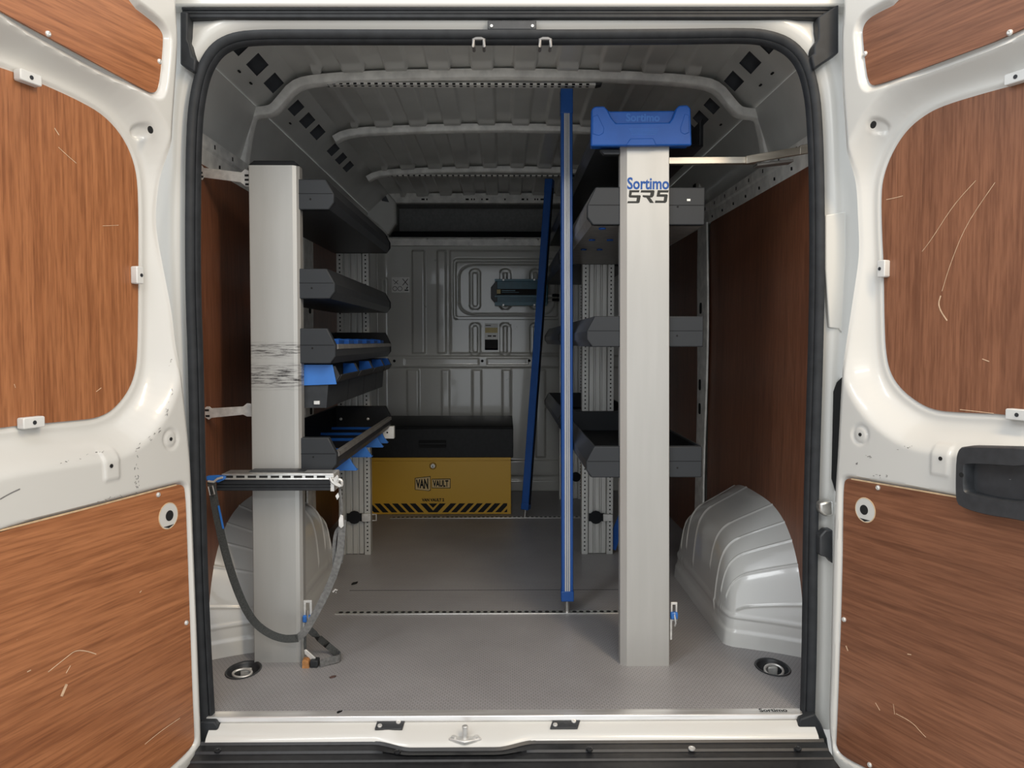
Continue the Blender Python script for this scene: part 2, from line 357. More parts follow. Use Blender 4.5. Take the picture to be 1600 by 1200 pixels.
def text(name, body, x0, x1, z0, z1, Y, m, parent, bold=0.02, shear=0.0, place=None, depth=0.0008):
    cu = bpy.data.curves.new('t', 'FONT'); cu.body = body; cu.offset = bold; cu.shear = shear; cu.resolution_u = 3
    to = bpy.data.objects.new('t', cu); COL.objects.link(to)
    dg = bpy.context.evaluated_depsgraph_get(); me = bpy.data.meshes.new_from_object(to.evaluated_get(dg))
    bpy.data.objects.remove(to); vs = np.array([v.co[:] for v in me.vertices]); fs = [tuple(p.vertices) for p in me.polygons]
    bpy.data.meshes.remove(me)
    mn, mx = vs.min(0), vs.max(0)
    u = (vs[:,0]-mn[0])/(mx[0]-mn[0]); v = (vs[:,1]-mn[1])/(mx[1]-mn[1])
    if place: P = place(u, v)
    else: P = np.stack([x0+u*(x1-x0), np.full_like(u, Y), z0+v*(z1-z0)], 1)
    mb = MB(); mb.add(P.tolist(), fs)
    return mb.build(name, m, parent)
def panel3(P3, thick):     # outline polygon in 3D -> slab
    mb = MB(); mb.slab([tuple(p) for p in P3], thick); return mb

XC = 0.01                      # centre line of the body
def mir(x): return 2*XC - x    # the other side of the van

# ================================================================== THE SETTING
g = MB().box(-6, 6, -7, 6, -0.66, -0.62).build('ground', 'concrete'); struct(g, 'grey concrete workshop floor under the van', 'ground')

# ---- cargo floor, with the two wells of the sunken lashing rings left open
RING = [(-0.768, 0.235), (0.800, 0.238)]
bm = bmesh.new()
def loop(pts):
    vs = [bm.verts.new((x, y, 0)) for x, y in pts]
    for i in range(len(vs)): bm.edges.new((vs[i], vs[(i+1) % len(vs)]))
def oval(c, a, b, n=28): return [(c[0]+a*math.cos(2*math.pi*i/n), c[1]+b*math.sin(2*math.pi*i/n)) for i in range(n)]
loop([(-0.93, -0.035), (0.95, -0.035), (0.95, 2.96), (-0.93, 2.96)])
for c in RING: loop(oval(c, 0.046, 0.060))
bmesh.ops.triangle_fill(bm, use_beauty=True, use_dissolve=False, edges=bm.edges[:])
for f in bm.faces:
    if f.normal.z < 0: f.normal_flip()
me = bpy.data.meshes.new('floor'); bm.to_mesh(me); bm.free(); me.materials.append(MATS['floor_vinyl'])
floor = bpy.data.objects.new('floor', me); COL.objects.link(floor); ORG['floor'] = np.zeros(3)
struct(floor, 'grey brown anti-slip vinyl cargo floor of the van', 'floor')
for px, py, a in ((960, 975, 0.0),):    # seam of the floor board
    pass
MB().box(-0.60, 0.60, 0.955, 0.958, -0.002, 0.0006).build('floor_seam', 'shelf_steel', floor)

# ---- ceiling: pressed roof skin with lengthways swages
BEAMS = [0.72, 1.39, 2.20]
xs = np.linspace(XC-0.736, XC+0.736, 371); ys = np.linspace(-0.04, 2.97, 331)
Xg, Yg = np.meshgrid(xs, ys, indexing='ij')
z = 1.898 + 0.020*(1-((Xg-XC)/0.736)**2)
ph = ((Xg-0.0)/0.146) % 1.0
strip = sst(0.20, 0.27, ph)*(1-sst(0.73, 0.80, ph))*(np.abs(Xg-XC) < 0.66)
act = np.zeros_like(Yg); rampd = np.zeros_like(Yg)
ends = [0.05] + BEAMS + [2.96]
for a, b in zip(ends[:-1], ends[1:]):
    a2, b2 = a+0.06, b-0.055
    act += sst(a2, a2+0.02, Yg)*(1-sst(b2-0.004, b2+0.006, Yg))
    rampd += sst(b2-0.06, b2-0.02, Yg)*(1-sst(b2-0.004, b2+0.006, Yg))
z = z - strip*(0.012*act + 0.014*rampd)
ceil = MB().grid(np.stack([Xg, Yg, z], 2)).build('ceiling', 'paint_inside', org=(0, 0, 1.9), sharp=60)
struct(ceil, 'pressed grey steel roof of the cargo bay with lengthways swages', 'ceiling')
half = [(0.0, 1.880), (0.30, 1.876), (0.50, 1.868), (0.60, 1.862), (0.69, 1.852), (0.730, 1.836), (0.762, 1.797), (0.795, 1.760), (0.82, 1.750), (0.868, 1.745), (0.874, 1.735), (0.893, 1.65), (0.912, 1.50)]
half2 = [(0.0, 1.880), (0.30, 1.876), (0.50, 1.868), (0.62, 1.862), (0.695, 1.850), (0.735, 1.828)]
for yb in BEAMS:
    hh = chaikin(half if yb < 1 else half2, 1, False)
    full = [(XC-x, zz) for x, zz in hh[::-1]] + [(XC+x, zz) for x, zz in hh[1:]]
    mb = MB().sweep([(x, yb, zz) for x, zz in full], [(-0.030, -0.030), (-0.004, -0.030), (0.0, -0.026), (0.0, 0.012), (-0.008, 0.018), (-0.008, 0.034), (-0.030, 0.034)], ups=(0, 1, 0))
    mb.build('roof_beam', 'paint_rail', ceil, sharp=50)
    for sgn in (-1, 1):     # pressed slots in the knee of the beam
        p0 = np.array([XC+sgn*0.70, yb+0.02, 1.838]); p1 = np.array([XC+sgn*0.765, yb+0.02, 1.785])
# header above the bulkhead, with its row of holes
hd = MB()
hd.box(-0.74, 0.76, 2.90, 2.95, 1.842, 1.905).build('front_header', 'paint_rail', ceil, bev=0.004)
mb = MB()
for px, wd in ((661, 5), (667, 2), (730, 5), (737, 2), (741, 2), (753, 2), (761, 4), (789, 2), (817, 4), (824, 2), (836, 2), (840, 2), (847, 5)):
    p = PY(px, 311, 2.899); mb.box(p[0]-wd*0.002, p[0]+wd*0.002, 2.897, 2.900, p[2]-0.007, p[2]+0.003)
tag(mb.build('punched_holes', 'void', ceil), 'row of dark punched holes', kind='stuff')

# ---- side walls
def wall(side):
    S = (lambda x: XC+x) if side == 'right' else (lambda x: XC-x)
    sec = [(0.925, -0.02), (0.925, 1.50), (0.928, 1.505), (0.918, 1.60), (0.912, 1.615), (0.864, 1.768), (0.862, 1.776)]
    P = np.array([[(S(x), y, zz) for y in np.linspace(-0.02, 2.96, 40)] for x, zz in sec])
    w_ = MB().grid(P).build('wall_'+side, 'paint_inside', org=(S(0.92), 1.5, 0), sharp=20)
    struct(w_, 'painted steel side wall on the %s of the cargo bay, lined with plywood' % side, 'wall')
    # sloping roof rail with square holes
    C, E_ = np.array([0.866, 1.776]), np.array([0.705, 1.925])
    holes = [(0.260, 0.365), (0.433, 0.538), (0.606, 0.712), (0.893, 0.985), (1.05, 1.157), (1.215, 1.335), (1.52, 1.62), (1.69, 1.79), (1.86, 1.96)]
    s0, s1 = (0.35, 0.59) if side == 'left' else (0.43, 0.67)
    yb = [-0.02] + [v for h in holes for v in h] + [2.96]
    mb = MB(); dk = MB()
    def pt(s, y): q = C+(E_-C)*s; return (S(q[0]), y, q[1])
    for i in range(len(yb)-1):
        isH = i % 2 == 1
        for (a, b) in ((0, s0), (s0, s1), (s1, 1.0)):
            if isH and a == s0: continue
            mb.add([pt(a, yb[i]), pt(b, yb[i]), pt(b, yb[i+1]), pt(a, yb[i+1])], [(0, 1, 2, 3)])
    r_ = mb.build('roof_rail', 'paint_inside', w_)
    n = np.array([E_[1]-C[1], C[0]-E_[0]]); n /= np.linalg.norm(n)
    for (a, b) in holes:
        d = MB(); q0, q1 = C+(E_-C)*(s0-0.06), C+(E_-C)*(s1+0.06); o = n*0.05
        A = [(S(q0[0]), a-0.01, q0[1]), (S(q1[0]), a-0.01, q1[1]), (S(q1[0]), b+0.01, q1[1]), (S(q0[0]), b+0.01, q0[1])]
        B = [(p[0]+(o[0] if side == 'right' else -o[0]), p[1], p[2]+o[1]) for p in A]
        d.add(A+B, [(4,5,6,7), (0,1,5,4), (1,2,6,5), (2,3,7,6), (3,0,4,7)])
        d.build('square_hole', 'hole_shade', r_)
    # small slots and round hole
    sl = MB()
    for y0 in (0.43, 0.54, 0.85, 1.0): 
        q = C+(E_-C)*0.22; p = np.array((S(q[0]), y0, q[1])); k = -0.0008 if side == 'right' else 0.0008
        sl.box(p[0]+k-0.003, p[0]+k+0.003, y0-0.008, y0+0.008, p[2]-0.005, p[2]-0.001)
    sl.build('rail_slot', 'void', r_)
    # perforated rail above the plywood
    mb = MB(); mb.prism([(S(0.922), 1.497), (S(0.909), 1.497), (S(0.906), 1.545), (S(0.900), 1.552), (S(0.900), 1.585), (S(0.922), 1.60)], 0.06, 2.9)
    rail = mb.build('side_rail', 'paint_rail', w_, sharp=20)
    mb = MB()
    for y0 in np.arange(0.25, 2.8, 0.155):
        x0, x1 = sorted((S(0.899), S(0.903))); mb.box(x0, x1, y0-0.004, y0+0.004, 1.560, 1.573)
        x0, x1 = sorted((S(0.904), S(0.908))); mb.box(x0, x1, y0+0.052, y0+0.058, 1.513, 1.523)
    tag(mb.build('rail_holes', 'void', rail), 'dark slots', kind='stuff')
    # plywood lining, rounded at the top corner towards the pillar
    def ply(y0, y1, name):
        o = fillet([(y0, 0.0), (y1, 0.0), (y1, 1.502), (y0, 1.502)], [0, 0, 0.05, 0.01], 5)
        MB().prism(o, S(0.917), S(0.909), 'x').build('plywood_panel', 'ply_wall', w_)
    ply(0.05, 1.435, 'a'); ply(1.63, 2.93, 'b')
    # pillar between the two boards, waved flange with slotted holes
    mb = MB()
    zs = np.linspace(0.0, 1.50, 31)
    e0 = 1.425+0.022*np.sin(zs*4.2+0.5); e1 = 1.585+0.012*np.sin(zs*5+1.0)
    P = np.array([[(S(0.900), a, zz), (S(0.893), a+0.004, zz), (S(0.890), (a+b)/2, zz), (S(0.893), b-0.004, zz), (S(0.912), b, zz)] for a, b, zz in zip(e0, e1, zs)])
    pil = mb.grid(P).build('pillar', 'paint_rail', w_, sharp=25)
    for zz in (0.42, 0.66, 0.77, 1.12):
        o = fillet([(1.49, zz-0.025), (1.525, zz-0.025), (1.525, zz+0.025), (1.49, zz+0.025)], 0.012, 4)
        MB().prism(o, S(0.8885), S(0.8915), 'x').build('slotted_hole', 'void', pil)
    # upper pillar with an oval hole above the rail
    mb = MB(); mb.prism([(1.52, 1.60), (1.72, 1.60), (1.68, 1.76), (1.56, 1.76)], S(0.905), S(0.885), 'x'); up_ = mb.build('upper_pillar', 'paint_rail', w_, bev=0.006)
    o = fillet([(1.60, 1.64), (1.655, 1.64), (1.655, 1.72), (1.60, 1.72)], 0.027, 5)
    MB().prism(o, S(0.8838), S(0.887), 'x').build('slotted_hole', 'void', up_)
    # wheel arch: pressed shell with radiating swage lines
    nt_, ns = 481, 70
    th = np.linspace(0, math.pi, nt_)
    fs = [(0.930,1.06,1.06),(0.905,1.03,1.03),(0.87,0.985,0.985),(0.83,0.94,0.935),(0.79,0.90,0.885),(0.76,0.872,0.84),(0.742,0.857,0.79),(0.728,0.847,0.73),(0.717,0.832,0.64),(0.709,0.815,0.50),(0.703,0.80,0.32),(0.700,0.785,0.15),(0.698,0.77,0.0)]
    fs = chaikin(fs, 2, False); tt = np.linspace(0, 1, ns); u0 = np.linspace(0, 1, len(fs))
    xx = np.interp(tt, u0, fs[:, 0]); fy = np.interp(tt, u0, fs[:, 1]); ff = np.interp(tt, u0, fs[:, 2])
    TH, XX = np.meshgrid(th, xx, indexing='ij'); _, FF = np.meshgrid(th, ff, indexing='ij'); _, FY = np.meshgrid(th, fy, indexing='ij')
    c, s_ = np.cos(TH), np.sin(TH)
    Y = 0.775 - np.sign(c)*np.abs(c)**0.62*0.452*FY; Z = np.abs(s_)**0.80*0.405*FF
    d = np.zeros_like(TH)
    for k, lo in ((0.30, 0.72), (0.62, 0.50), (0.86, 0.42), (1.08, 0.16), (1.36, 0.44), (1.66, 0.30), (1.95, 0.40), (2.3, 0.4)):
        d += np.exp(-((TH-k)/0.010)**2)*sst(lo, lo+0.05, FF)
    d = np.minimum(d, 1)*0.0035
    zb = 0.004*(1-sst(0.045, 0.055, Z)) + 0.003*(sst(0.085, 0.092, Z)*(1-sst(0.098, 0.105, Z)))   # foot flange and bead
    XX2 = XX - d*(FF < 0.86) - zb*(FF < 0.9); Z2 = Z + d*s_*(FF >= 0.70); Y2 = Y - np.sign(c)*(d*np.abs(c)*(FF >= 0.70) + zb*(np.abs(c) > 0.6))
    P = np.stack([XC+XX2 if side == 'right' else XC-XX2, Y2, Z2], 2)
    MB().grid(P).build('wheel_arch', 'arch_paint', w_, sharp=60)
    return w_
wall_right = wall('right'); wall_left = wall('left')

# ---- bulkhead behind the cab
YB = 2.94
def bX(px): return PY(px, 533, YB)[0]
def bZ(py): return PY(787, py, YB)[2]
xs = np.linspace(-0.94, 0.96, 380); zs = np.linspace(0.0, bZ(373), 330)
Xg, Zg = np.meshgrid(xs, zs, indexing='ij'); h = np.zeros_like(Xg); e = 0.006
def band(v, a, b, k=e): return sst(a-k, a+k, v)*(1-sst(b-k, b+k, v))
upz = band(Zg, bZ(552), bZ(392)); loz = band(Zg, 0.22, bZ(578))
for a, b in ((645, 664), (684, 697)): h += 0.016*band(Xg, bX(a), bX(b))*upz
h += 0.010*band(Xg, bX(704), bX(880))*upz
for a, b in ((636, 654), (690, 702), (738, 752), (785, 798), (838, 852)): h += 0.012*band(Xg, bX(a), bX(b))*loz
h += 0.014*band(Zg, bZ(574), bZ(556))
for a, b in ((632, 748), (761, 826)): h -= 0.004*band(Xg, bX(a), bX(b))*band(Zg, bZ(570), bZ(560))
h += 0.010*band(Zg, 0.10, 0.20)*(Xg > 0.0); h += 0.006*band(Zg, 0.0, 0.07)
def groove(poly, wd, dep):
    global h
    s = np.abs(sdf(poly, Xg, Zg)); h -= dep*(1-sst(wd*0.5, wd*0.5+0.005, s))
groove(rrect(bX(711), bX(873), bZ(497), bZ(407), 0.02), 0.014, 0.016)
groove(rrect(bX(717), bX(868), bZ(491), bZ(414), 0.10, 8), 0.002, 0.010)
for cx in (742.5, 789.5, 836.5):
    groove(rrect(bX(cx-6), bX(cx+6), bZ(481), bZ(423), 0.024, 6), 0.017, 0.018)
    groove(rrect(bX(cx-6), bX(cx+6), bZ(553), bZ(507), 0.024, 6), 0.017, 0.018)
groove(rrect(bX(598), bX(604), bZ(470), bZ(436), 0.012, 5), 0.012, 0.010)
h += 0.05*(1-sst(bX(583), bX(606), Xg)) * (1-band(Xg, -2, bX(590)))   # rolled edge at the side pillar
bulk = MB().grid(np.stack([Xg, YB-h, Zg], 2)).build('wall_front', 'paint_bulkhead', org=(0, YB, 0), sharp=60)
struct(bulk, 'pressed grey steel bulkhead at the front of the cargo bay', 'wall')
mb = MB().prism([(YB-0.03, bZ(385)), (YB-0.035, bZ(374)), (YB-0.02, bZ(372)), (YB+0.05, bZ(372)), (YB+0.05, bZ(385))], -0.765, 0.785, 'x')
flg = mb.build('top_flange', 'paint_rail', bulk, bev=0.003)
for px in (668, 737, 789, 840):
    p = PY(px, 373, YB-0.035); MB().lathe((p[0], YB-0.034, p[2]-0.004), (0, -1, 0), [(0.007, 0), (0.007, 0.003), (0.0, 0.005)], 10).build('screw', 'steel', flg)
for px, py in ((616, 564), (753.5, 564), (827, 563.5), (603, 370)):
    p = PY(px, py, YB-0.016); MB().cyl((p[0], YB-0.0142, p[2]), (0, -1, 0), 0.009, 0.0012, 14).build('bolt_hole', 'void', bulk)
# dark shelf over the cab, seen through the gap above the bulkhead
zb0, zb1 = bZ(371), 1.908
mb = MB(); x0, x1 = -0.74, 0.76
for xa, xb_ in ((-0.96, -0.735), (0.755, 0.98)): MB().box(xa, xb_, 2.952, 2.958, zb0-0.03, 1.96).build('corner_panel', 'paint_inside', bulk)
MB().box(-0.96, 0.98, 2.958, 2.962, 1.900, 1.97).build('corner_panel', 'paint_inside', bulk)
mb.add([(x0, YB, zb0), (x1, YB, zb0), (x1, 3.5, zb0+0.06), (x0, 3.5, zb0+0.06), (x0, YB, zb1), (x1, YB, zb1), (x1, 3.5, zb1), (x0, 3.5, zb1)],
       [(0,1,2,3), (4,5,6,7), (3,2,6,7), (0,3,7,4), (1,2,6,5)])
mb.build('cab_shelf_lining', 'headliner', bulk)
mb = MB().prism([(3.0, zb0+0.004), (3.12, zb0+0.004), (3.14, zb0+0.05), (3.02, zb0+0.05)], x0+0.02, x1-0.02, 'x'); mb.build('cab_shelf_edge', 'mat_black', bulk, bev=0.008)
for sgn in (-1, 1):      # gusset castings in the upper corners
    o = [PY(px, py, 2.88) for px, py in ((545, 262), (580, 268), (596, 290), (618, 314), (619, 348), (606, 367), (590, 352), (560, 330), (540, 300))]
    if sgn > 0: o = [np.array((mir(p[0]), p[1], p[2])) for p in o]
    gs = MB().slab([tuple(p) for p in o], (0, 0.07, 0)).build('corner_gusset', 'paint_inside', bulk, bev=0.012)
    q = [PY(px, py, 2.8785) for px, py in ((588, 296), (600, 300), (608, 316), (597, 314))]
    if sgn > 0: q = [np.array((mir(p[0]), p[1], p[2])) for p in q]
    MB().slab([tuple(p) for p in q], (0, 0.003, 0)).build('gusset_opening', 'hole_shade', gs)
# stickers on the bulkhead
p0, p1 = PY(612, 457, YB-0.052), PY(640, 433, YB-0.052)

# ---- rear frame of the body (door surround)
seal_out = [(315,1140),(307,1000),(301,850),(296,580),(291,450),(291,300),(293,200),(298,150),(309,104),(330,70),(360,53),(400,47.5),(500,47.5),(800,48),(1050,47),(1160,45),(1200,48),(1238,62),(1265,92),(1279,140),(1284,200),(1287,300),(1287,450),(1284,570),(1280,700),(1276,850),(1275,1000),(1271,1140)]
SP = [PY(x, y, -0.05) for x, y in seal_out]
SP = [np.array(p) for p in chaikin(SP, 2, False)]
def outward(path):
    c = np.array([XC, 0, 0.85]); out = []
    for i, p in enumerate(path):
        t = path[min(i+1, len(path)-1)]-path[max(i-1, 0)]; n = np.array([-t[2], 0, t[0]]); n /= np.linalg.norm(n)
        if n@(p-c) < 0: n = -n
        out.append(n)
    return out
ON = outward(SP)
prof = [(0.16, 0.05), (0.02, 0.04), (-0.006, -0.02), (0.0, -0.032), (0.012, -0.036), (0.022, -0.046), (0.040, -0.050), (0.052, -0.044), (0.075, -0.040), (0.13, -0.036), (0.20, 0.0)]
P = np.array([[p + n*o + np.array([0, y-p[1], 0]) for o, y in prof] for p, n in zip(SP, ON)])
frame = MB().grid(P).build('trim_1', 'paint', org=(XC, -0.03, 0), sharp=60)
struct(frame, 'white painted rear door surround of the van body', 'trim')
# rubber seal running round the opening
mb = MB(); prof = [(-0.029, -0.030), (-0.029, -0.048), (-0.024, -0.053), (-0.021, -0.050), (-0.019, -0.056), (-0.010, -0.062), (-0.001, -0.060), (0.003, -0.050), (0.003, -0.030)]
P = np.array([[p + n*o + np.array([0, y-p[1], 0]) for o, y in prof] for p, n in zip(SP, ON)])
mb.grid(P).build('door_seal', 'rubber', frame, sharp=50)
# rubber shoes at the lower ends of the seal
for pts in ([(313,1128),(335,1128),(341,1136),(338,1150),(324,1154),(321,1180),(320,1215),(308,1215),(310,1140)], [(1250,1124),(1274,1116),(1284,1132),(1293,1155),(1302,1215),(1288,1215),(1282,1162),(1252,1148),(1247,1138)]):
    MB().slab([tuple(PY(x, y, -0.076)) for x, y in pts], (0, 0.03, 0)).build('seal_shoe', 'rubber', frame, bev=0.004)
# black gutter strip over the opening and its side pieces
def gut(y0, y1, Y, th=0.03, x0=284, x1=1308): 
    a, b, c, d = PY(x0, y1, Y), PY(x1, y1, Y), PY(x1, y0, Y), PY(x0, y0, Y)
    return MB().slab([tuple(a), tuple(b), tuple(c), tuple(d)], (0, th, 0))
gs = gut(10, 28, -0.062).build('gutter_seal', 'rubber', frame, bev=0.003)
gut(20, 21.2, -0.0635, 0.004).build('gutter_lip', 'mat_black', gs)
gut(11, 15, -0.066, 0.01).build('gutter_lip', 'rubber', gs)
for pts in ([(281,18),(293,18),(293,62),(296,68),(300,88),(306,92),(304,112),(281,100)], [(1311,6),(1279,26),(1279,60),(1272,70),(1273,84),(1268,86),(1272,108),(1290,96),(1311,82)]):
    MB().slab([tuple(PY(x, y, -0.075)) for x, y in pts], (0, 0.05, 0)).build('corner_cover', 'rubber', frame, bev=0.004)
gut(-40, 9, -0.075, 0.2, 250, 1345).build('roof_edge', 'paint', frame, bev=0.006)
# header fittings: black plate and two wire striker loops
p = [PY(x, y, -0.056) for x, y in ((762, 46), (838, 46), (838, 32), (762, 32))]
lp = MB().slab([tuple(q) for q in p], (0, 0.008, 0)).build('latch_plate', 'handle_plastic', frame, bev=0.002)
for px in (768, 832):
    q = PY(px, 40.5, -0.0575); MB().cyl(q, (0, -1, 0), 0.0036, 0.0015, 10).build('screw', 'steel', lp)
for cx in (748, 852):
    pts = [PY(x, y, -0.075) for x, y in ((cx-8, 72), (cx-8.5, 62), (cx-4, 60.5), (cx+4, 60.5), (cx+8.5, 62), (cx+8, 72))]
    pts = [pts[0]+np.array((0, 0.03, 0.0))] + pts[0:] + [pts[-1]+np.array((0, 0.03, 0))]
    MB().tube(pts, 0.0042, 8).build('striker_loop', 'dark_steel', frame)
# step relief on the door pillars
for pts in ([(1290,336),(1322,330),(1322,400),(1316,520),(1310,514),(1296,512),(1290,420)],):
    MB().slab([tuple(PY(x, y, -0.0530)) for x, y in pts], (0, 0.02, 0)).build('pillar_step', 'paint', frame, bev=0.003)
MB().slab([tuple(PY(x, y, -0.0535)) for x, y in ((1303,612),(1308,598),(1316,590),(1314,700),(1306,768),(1300,748))], (0, 0.004, 0)).build('door_gap_shade', 'void', frame)  # black slab standing in for the shade in the gap between door and body

# ---- threshold and sill
th = MB().prism([(-0.02, 0.0015), (-0.056, 0.0045), (-0.058, 0.003), (-0.060, -0.008), (-0.056, -0.012), (-0.02, -0.012)], -0.765, 0.785, 'x').build('trim_2', 'alu_threshold', bev=0.0012)
struct(th, 'aluminium threshold strip along the rear edge of the cargo floor', 'trim')
a, b = PZ(1190, 1116.0, 0.004), PZ(1228, 1108.5, 0.004)
def on_sill(u, v): return np.stack([a[0]+u*(b[0]-a[0]), -0.047+v*0.018, np.full_like(u, 0.0055)], 1)
text('printed_lettering', 'Sortimo', 0, 1, 0, 1, 0, 'print_black', th, bold=0.02, place=on_sill)
# painted sill, dipping in the middle round the striker
xs = np.linspace(-0.752, 0.80, 160); prof = [(-0.050, -0.010), (-0.062, -0.013), (-0.075, -0.020), (-0.088, -0.027), (-0.097, -0.033), (-0.103, -0.042), (-0.104, -0.07)]
dip = lambda x: float(sst(-0.33, -0.23, np.array(x))*(1-sst(-0.02, 0.08, np.array(x))))
P = np.array([[(x, y-0.020*dip(x)*(k > 1), z_-0.010*dip(x)*(k > 1) + 0.004*math.exp(-((x+0.30)/0.02)**2)*(k in (1, 2))) for k, (y, z_) in enumerate(prof)] for x in xs])
sill = MB().grid(P).build('trim_3', 'paint_scuffed', sharp=50)
struct(sill, 'white painted rear sill under the threshold, dipped in the middle', 'trim')
for cx in (608.5, 882.5):
    q = [(cx-23, 1146.5), (cx+20, 1145.5), (cx+24, 1127.5), (cx-19, 1127.5)]
    P3 = []
    for x, y in q:
        Yp, zp = (-0.083, -0.0155) if y > 1140 else (-0.058, -0.0075)
        P3.append((PY(x, y, Yp)[0], Yp, zp))
    pl = MB().slab(P3, (0, 0.003, -0.006)).build('latch_pad', 'handle_plastic', sill, bev=0.001)
    for dx, dy in ((-15, 1139.5), (14, 1131)):
        k = (dy-1127)/19.0; Yp = -0.058-0.025*k; zp = -0.0075-0.008*k
        MB().lathe((PY(cx+dx, dy, Yp)[0], Yp, zp), (0, -0.3, 1), [(0.0062, 0), (0.006, 0.002), (0.003, 0.003), (0.0, 0.003)], 12).build('screw', 'zinc', pl)
p = PZ(727, 1156, -0.040)
st = MB().prism([(p[0]-0.042, -0.105), (p[0]-0.034, -0.088), (p[0]-0.012, -0.090), (p[0]+0.012, -0.090), (p[0]+0.034, -0.088), (p[0]+0.042, -0.105), (p[0], -0.122)], -0.037, -0.030, 'z').build('striker_plate', 'zinc', sill, bev=0.002)
MB().cyl((p[0], -0.104, -0.032), (0, 0, 1), 0.0075, 0.034, 16).build('striker_bolt', 'zinc', st, bev=0.0015)
for s in (-1, 1): MB().cyl((p[0]+s*0.028, -0.102, -0.031), (0, 0, 1), 0.007, 0.005, 6).build('bolt', 'zinc', st)
# bumper step
prof = [(-0.100, -0.038), (-0.106, -0.0445), (-0.130, -0.047), (-0.134, -0.052), (-0.160, -0.054), (-0.163, -0.058), (-0.21, -0.060), (-0.27, -0.064), (-0.30, -0.09), (-0.30, -0.30)]
P = np.array([[(x, y-0.022*dip(x)*(k < 3), z_-0.006*dip(x)*(k < 2)) for k, (y, z_) in enumerate(prof)] for x in np.linspace(-0.765, 0.812, 120)])
bumper = MB().grid(P).build('trim_4', 'bumper_plastic', sharp=30)
struct(bumper, 'black plastic rear bumper step below the sill', 'trim')
for px, py, m in ((340, 1173, 'bumper_plastic'), (621, 1175, 'bumper_plastic'), (921, 1171, 'bumper_plastic'), (1081, 1170, 'zinc'), (1247, 1170, 'bumper_plastic')):
    q = PZ(px, py, -0.0455); MB().lathe(tuple(q), (0, -0.1, 1), [(0.0085, -0.001), (0.0085, 0.0025), (0.005, 0.0035), (0.004, 0.002), (0.0, 0.002)], 14).build('rivet', m, bumper)
# catches on the right door pillar
o = [PY(x, y, -0.085) for x, y in ((1281, 786), (1302, 782), (1303, 806), (1290, 808), (1281, 800))]
MB().slab([tuple(q) for q in o], (0, 0.03, 0)).build('door_check', 'steel', frame, bev=0.006)
o = [PY(x, y, -0.085) for x, y in ((1281, 838), (1290, 828), (1302, 828), (1302, 882), (1294, 872), (1281, 868))]
MB().slab([tuple(q) for q in o], (0, 0.03, 0)).build('door_switch', 'handle_plastic', frame, bev=0.004)

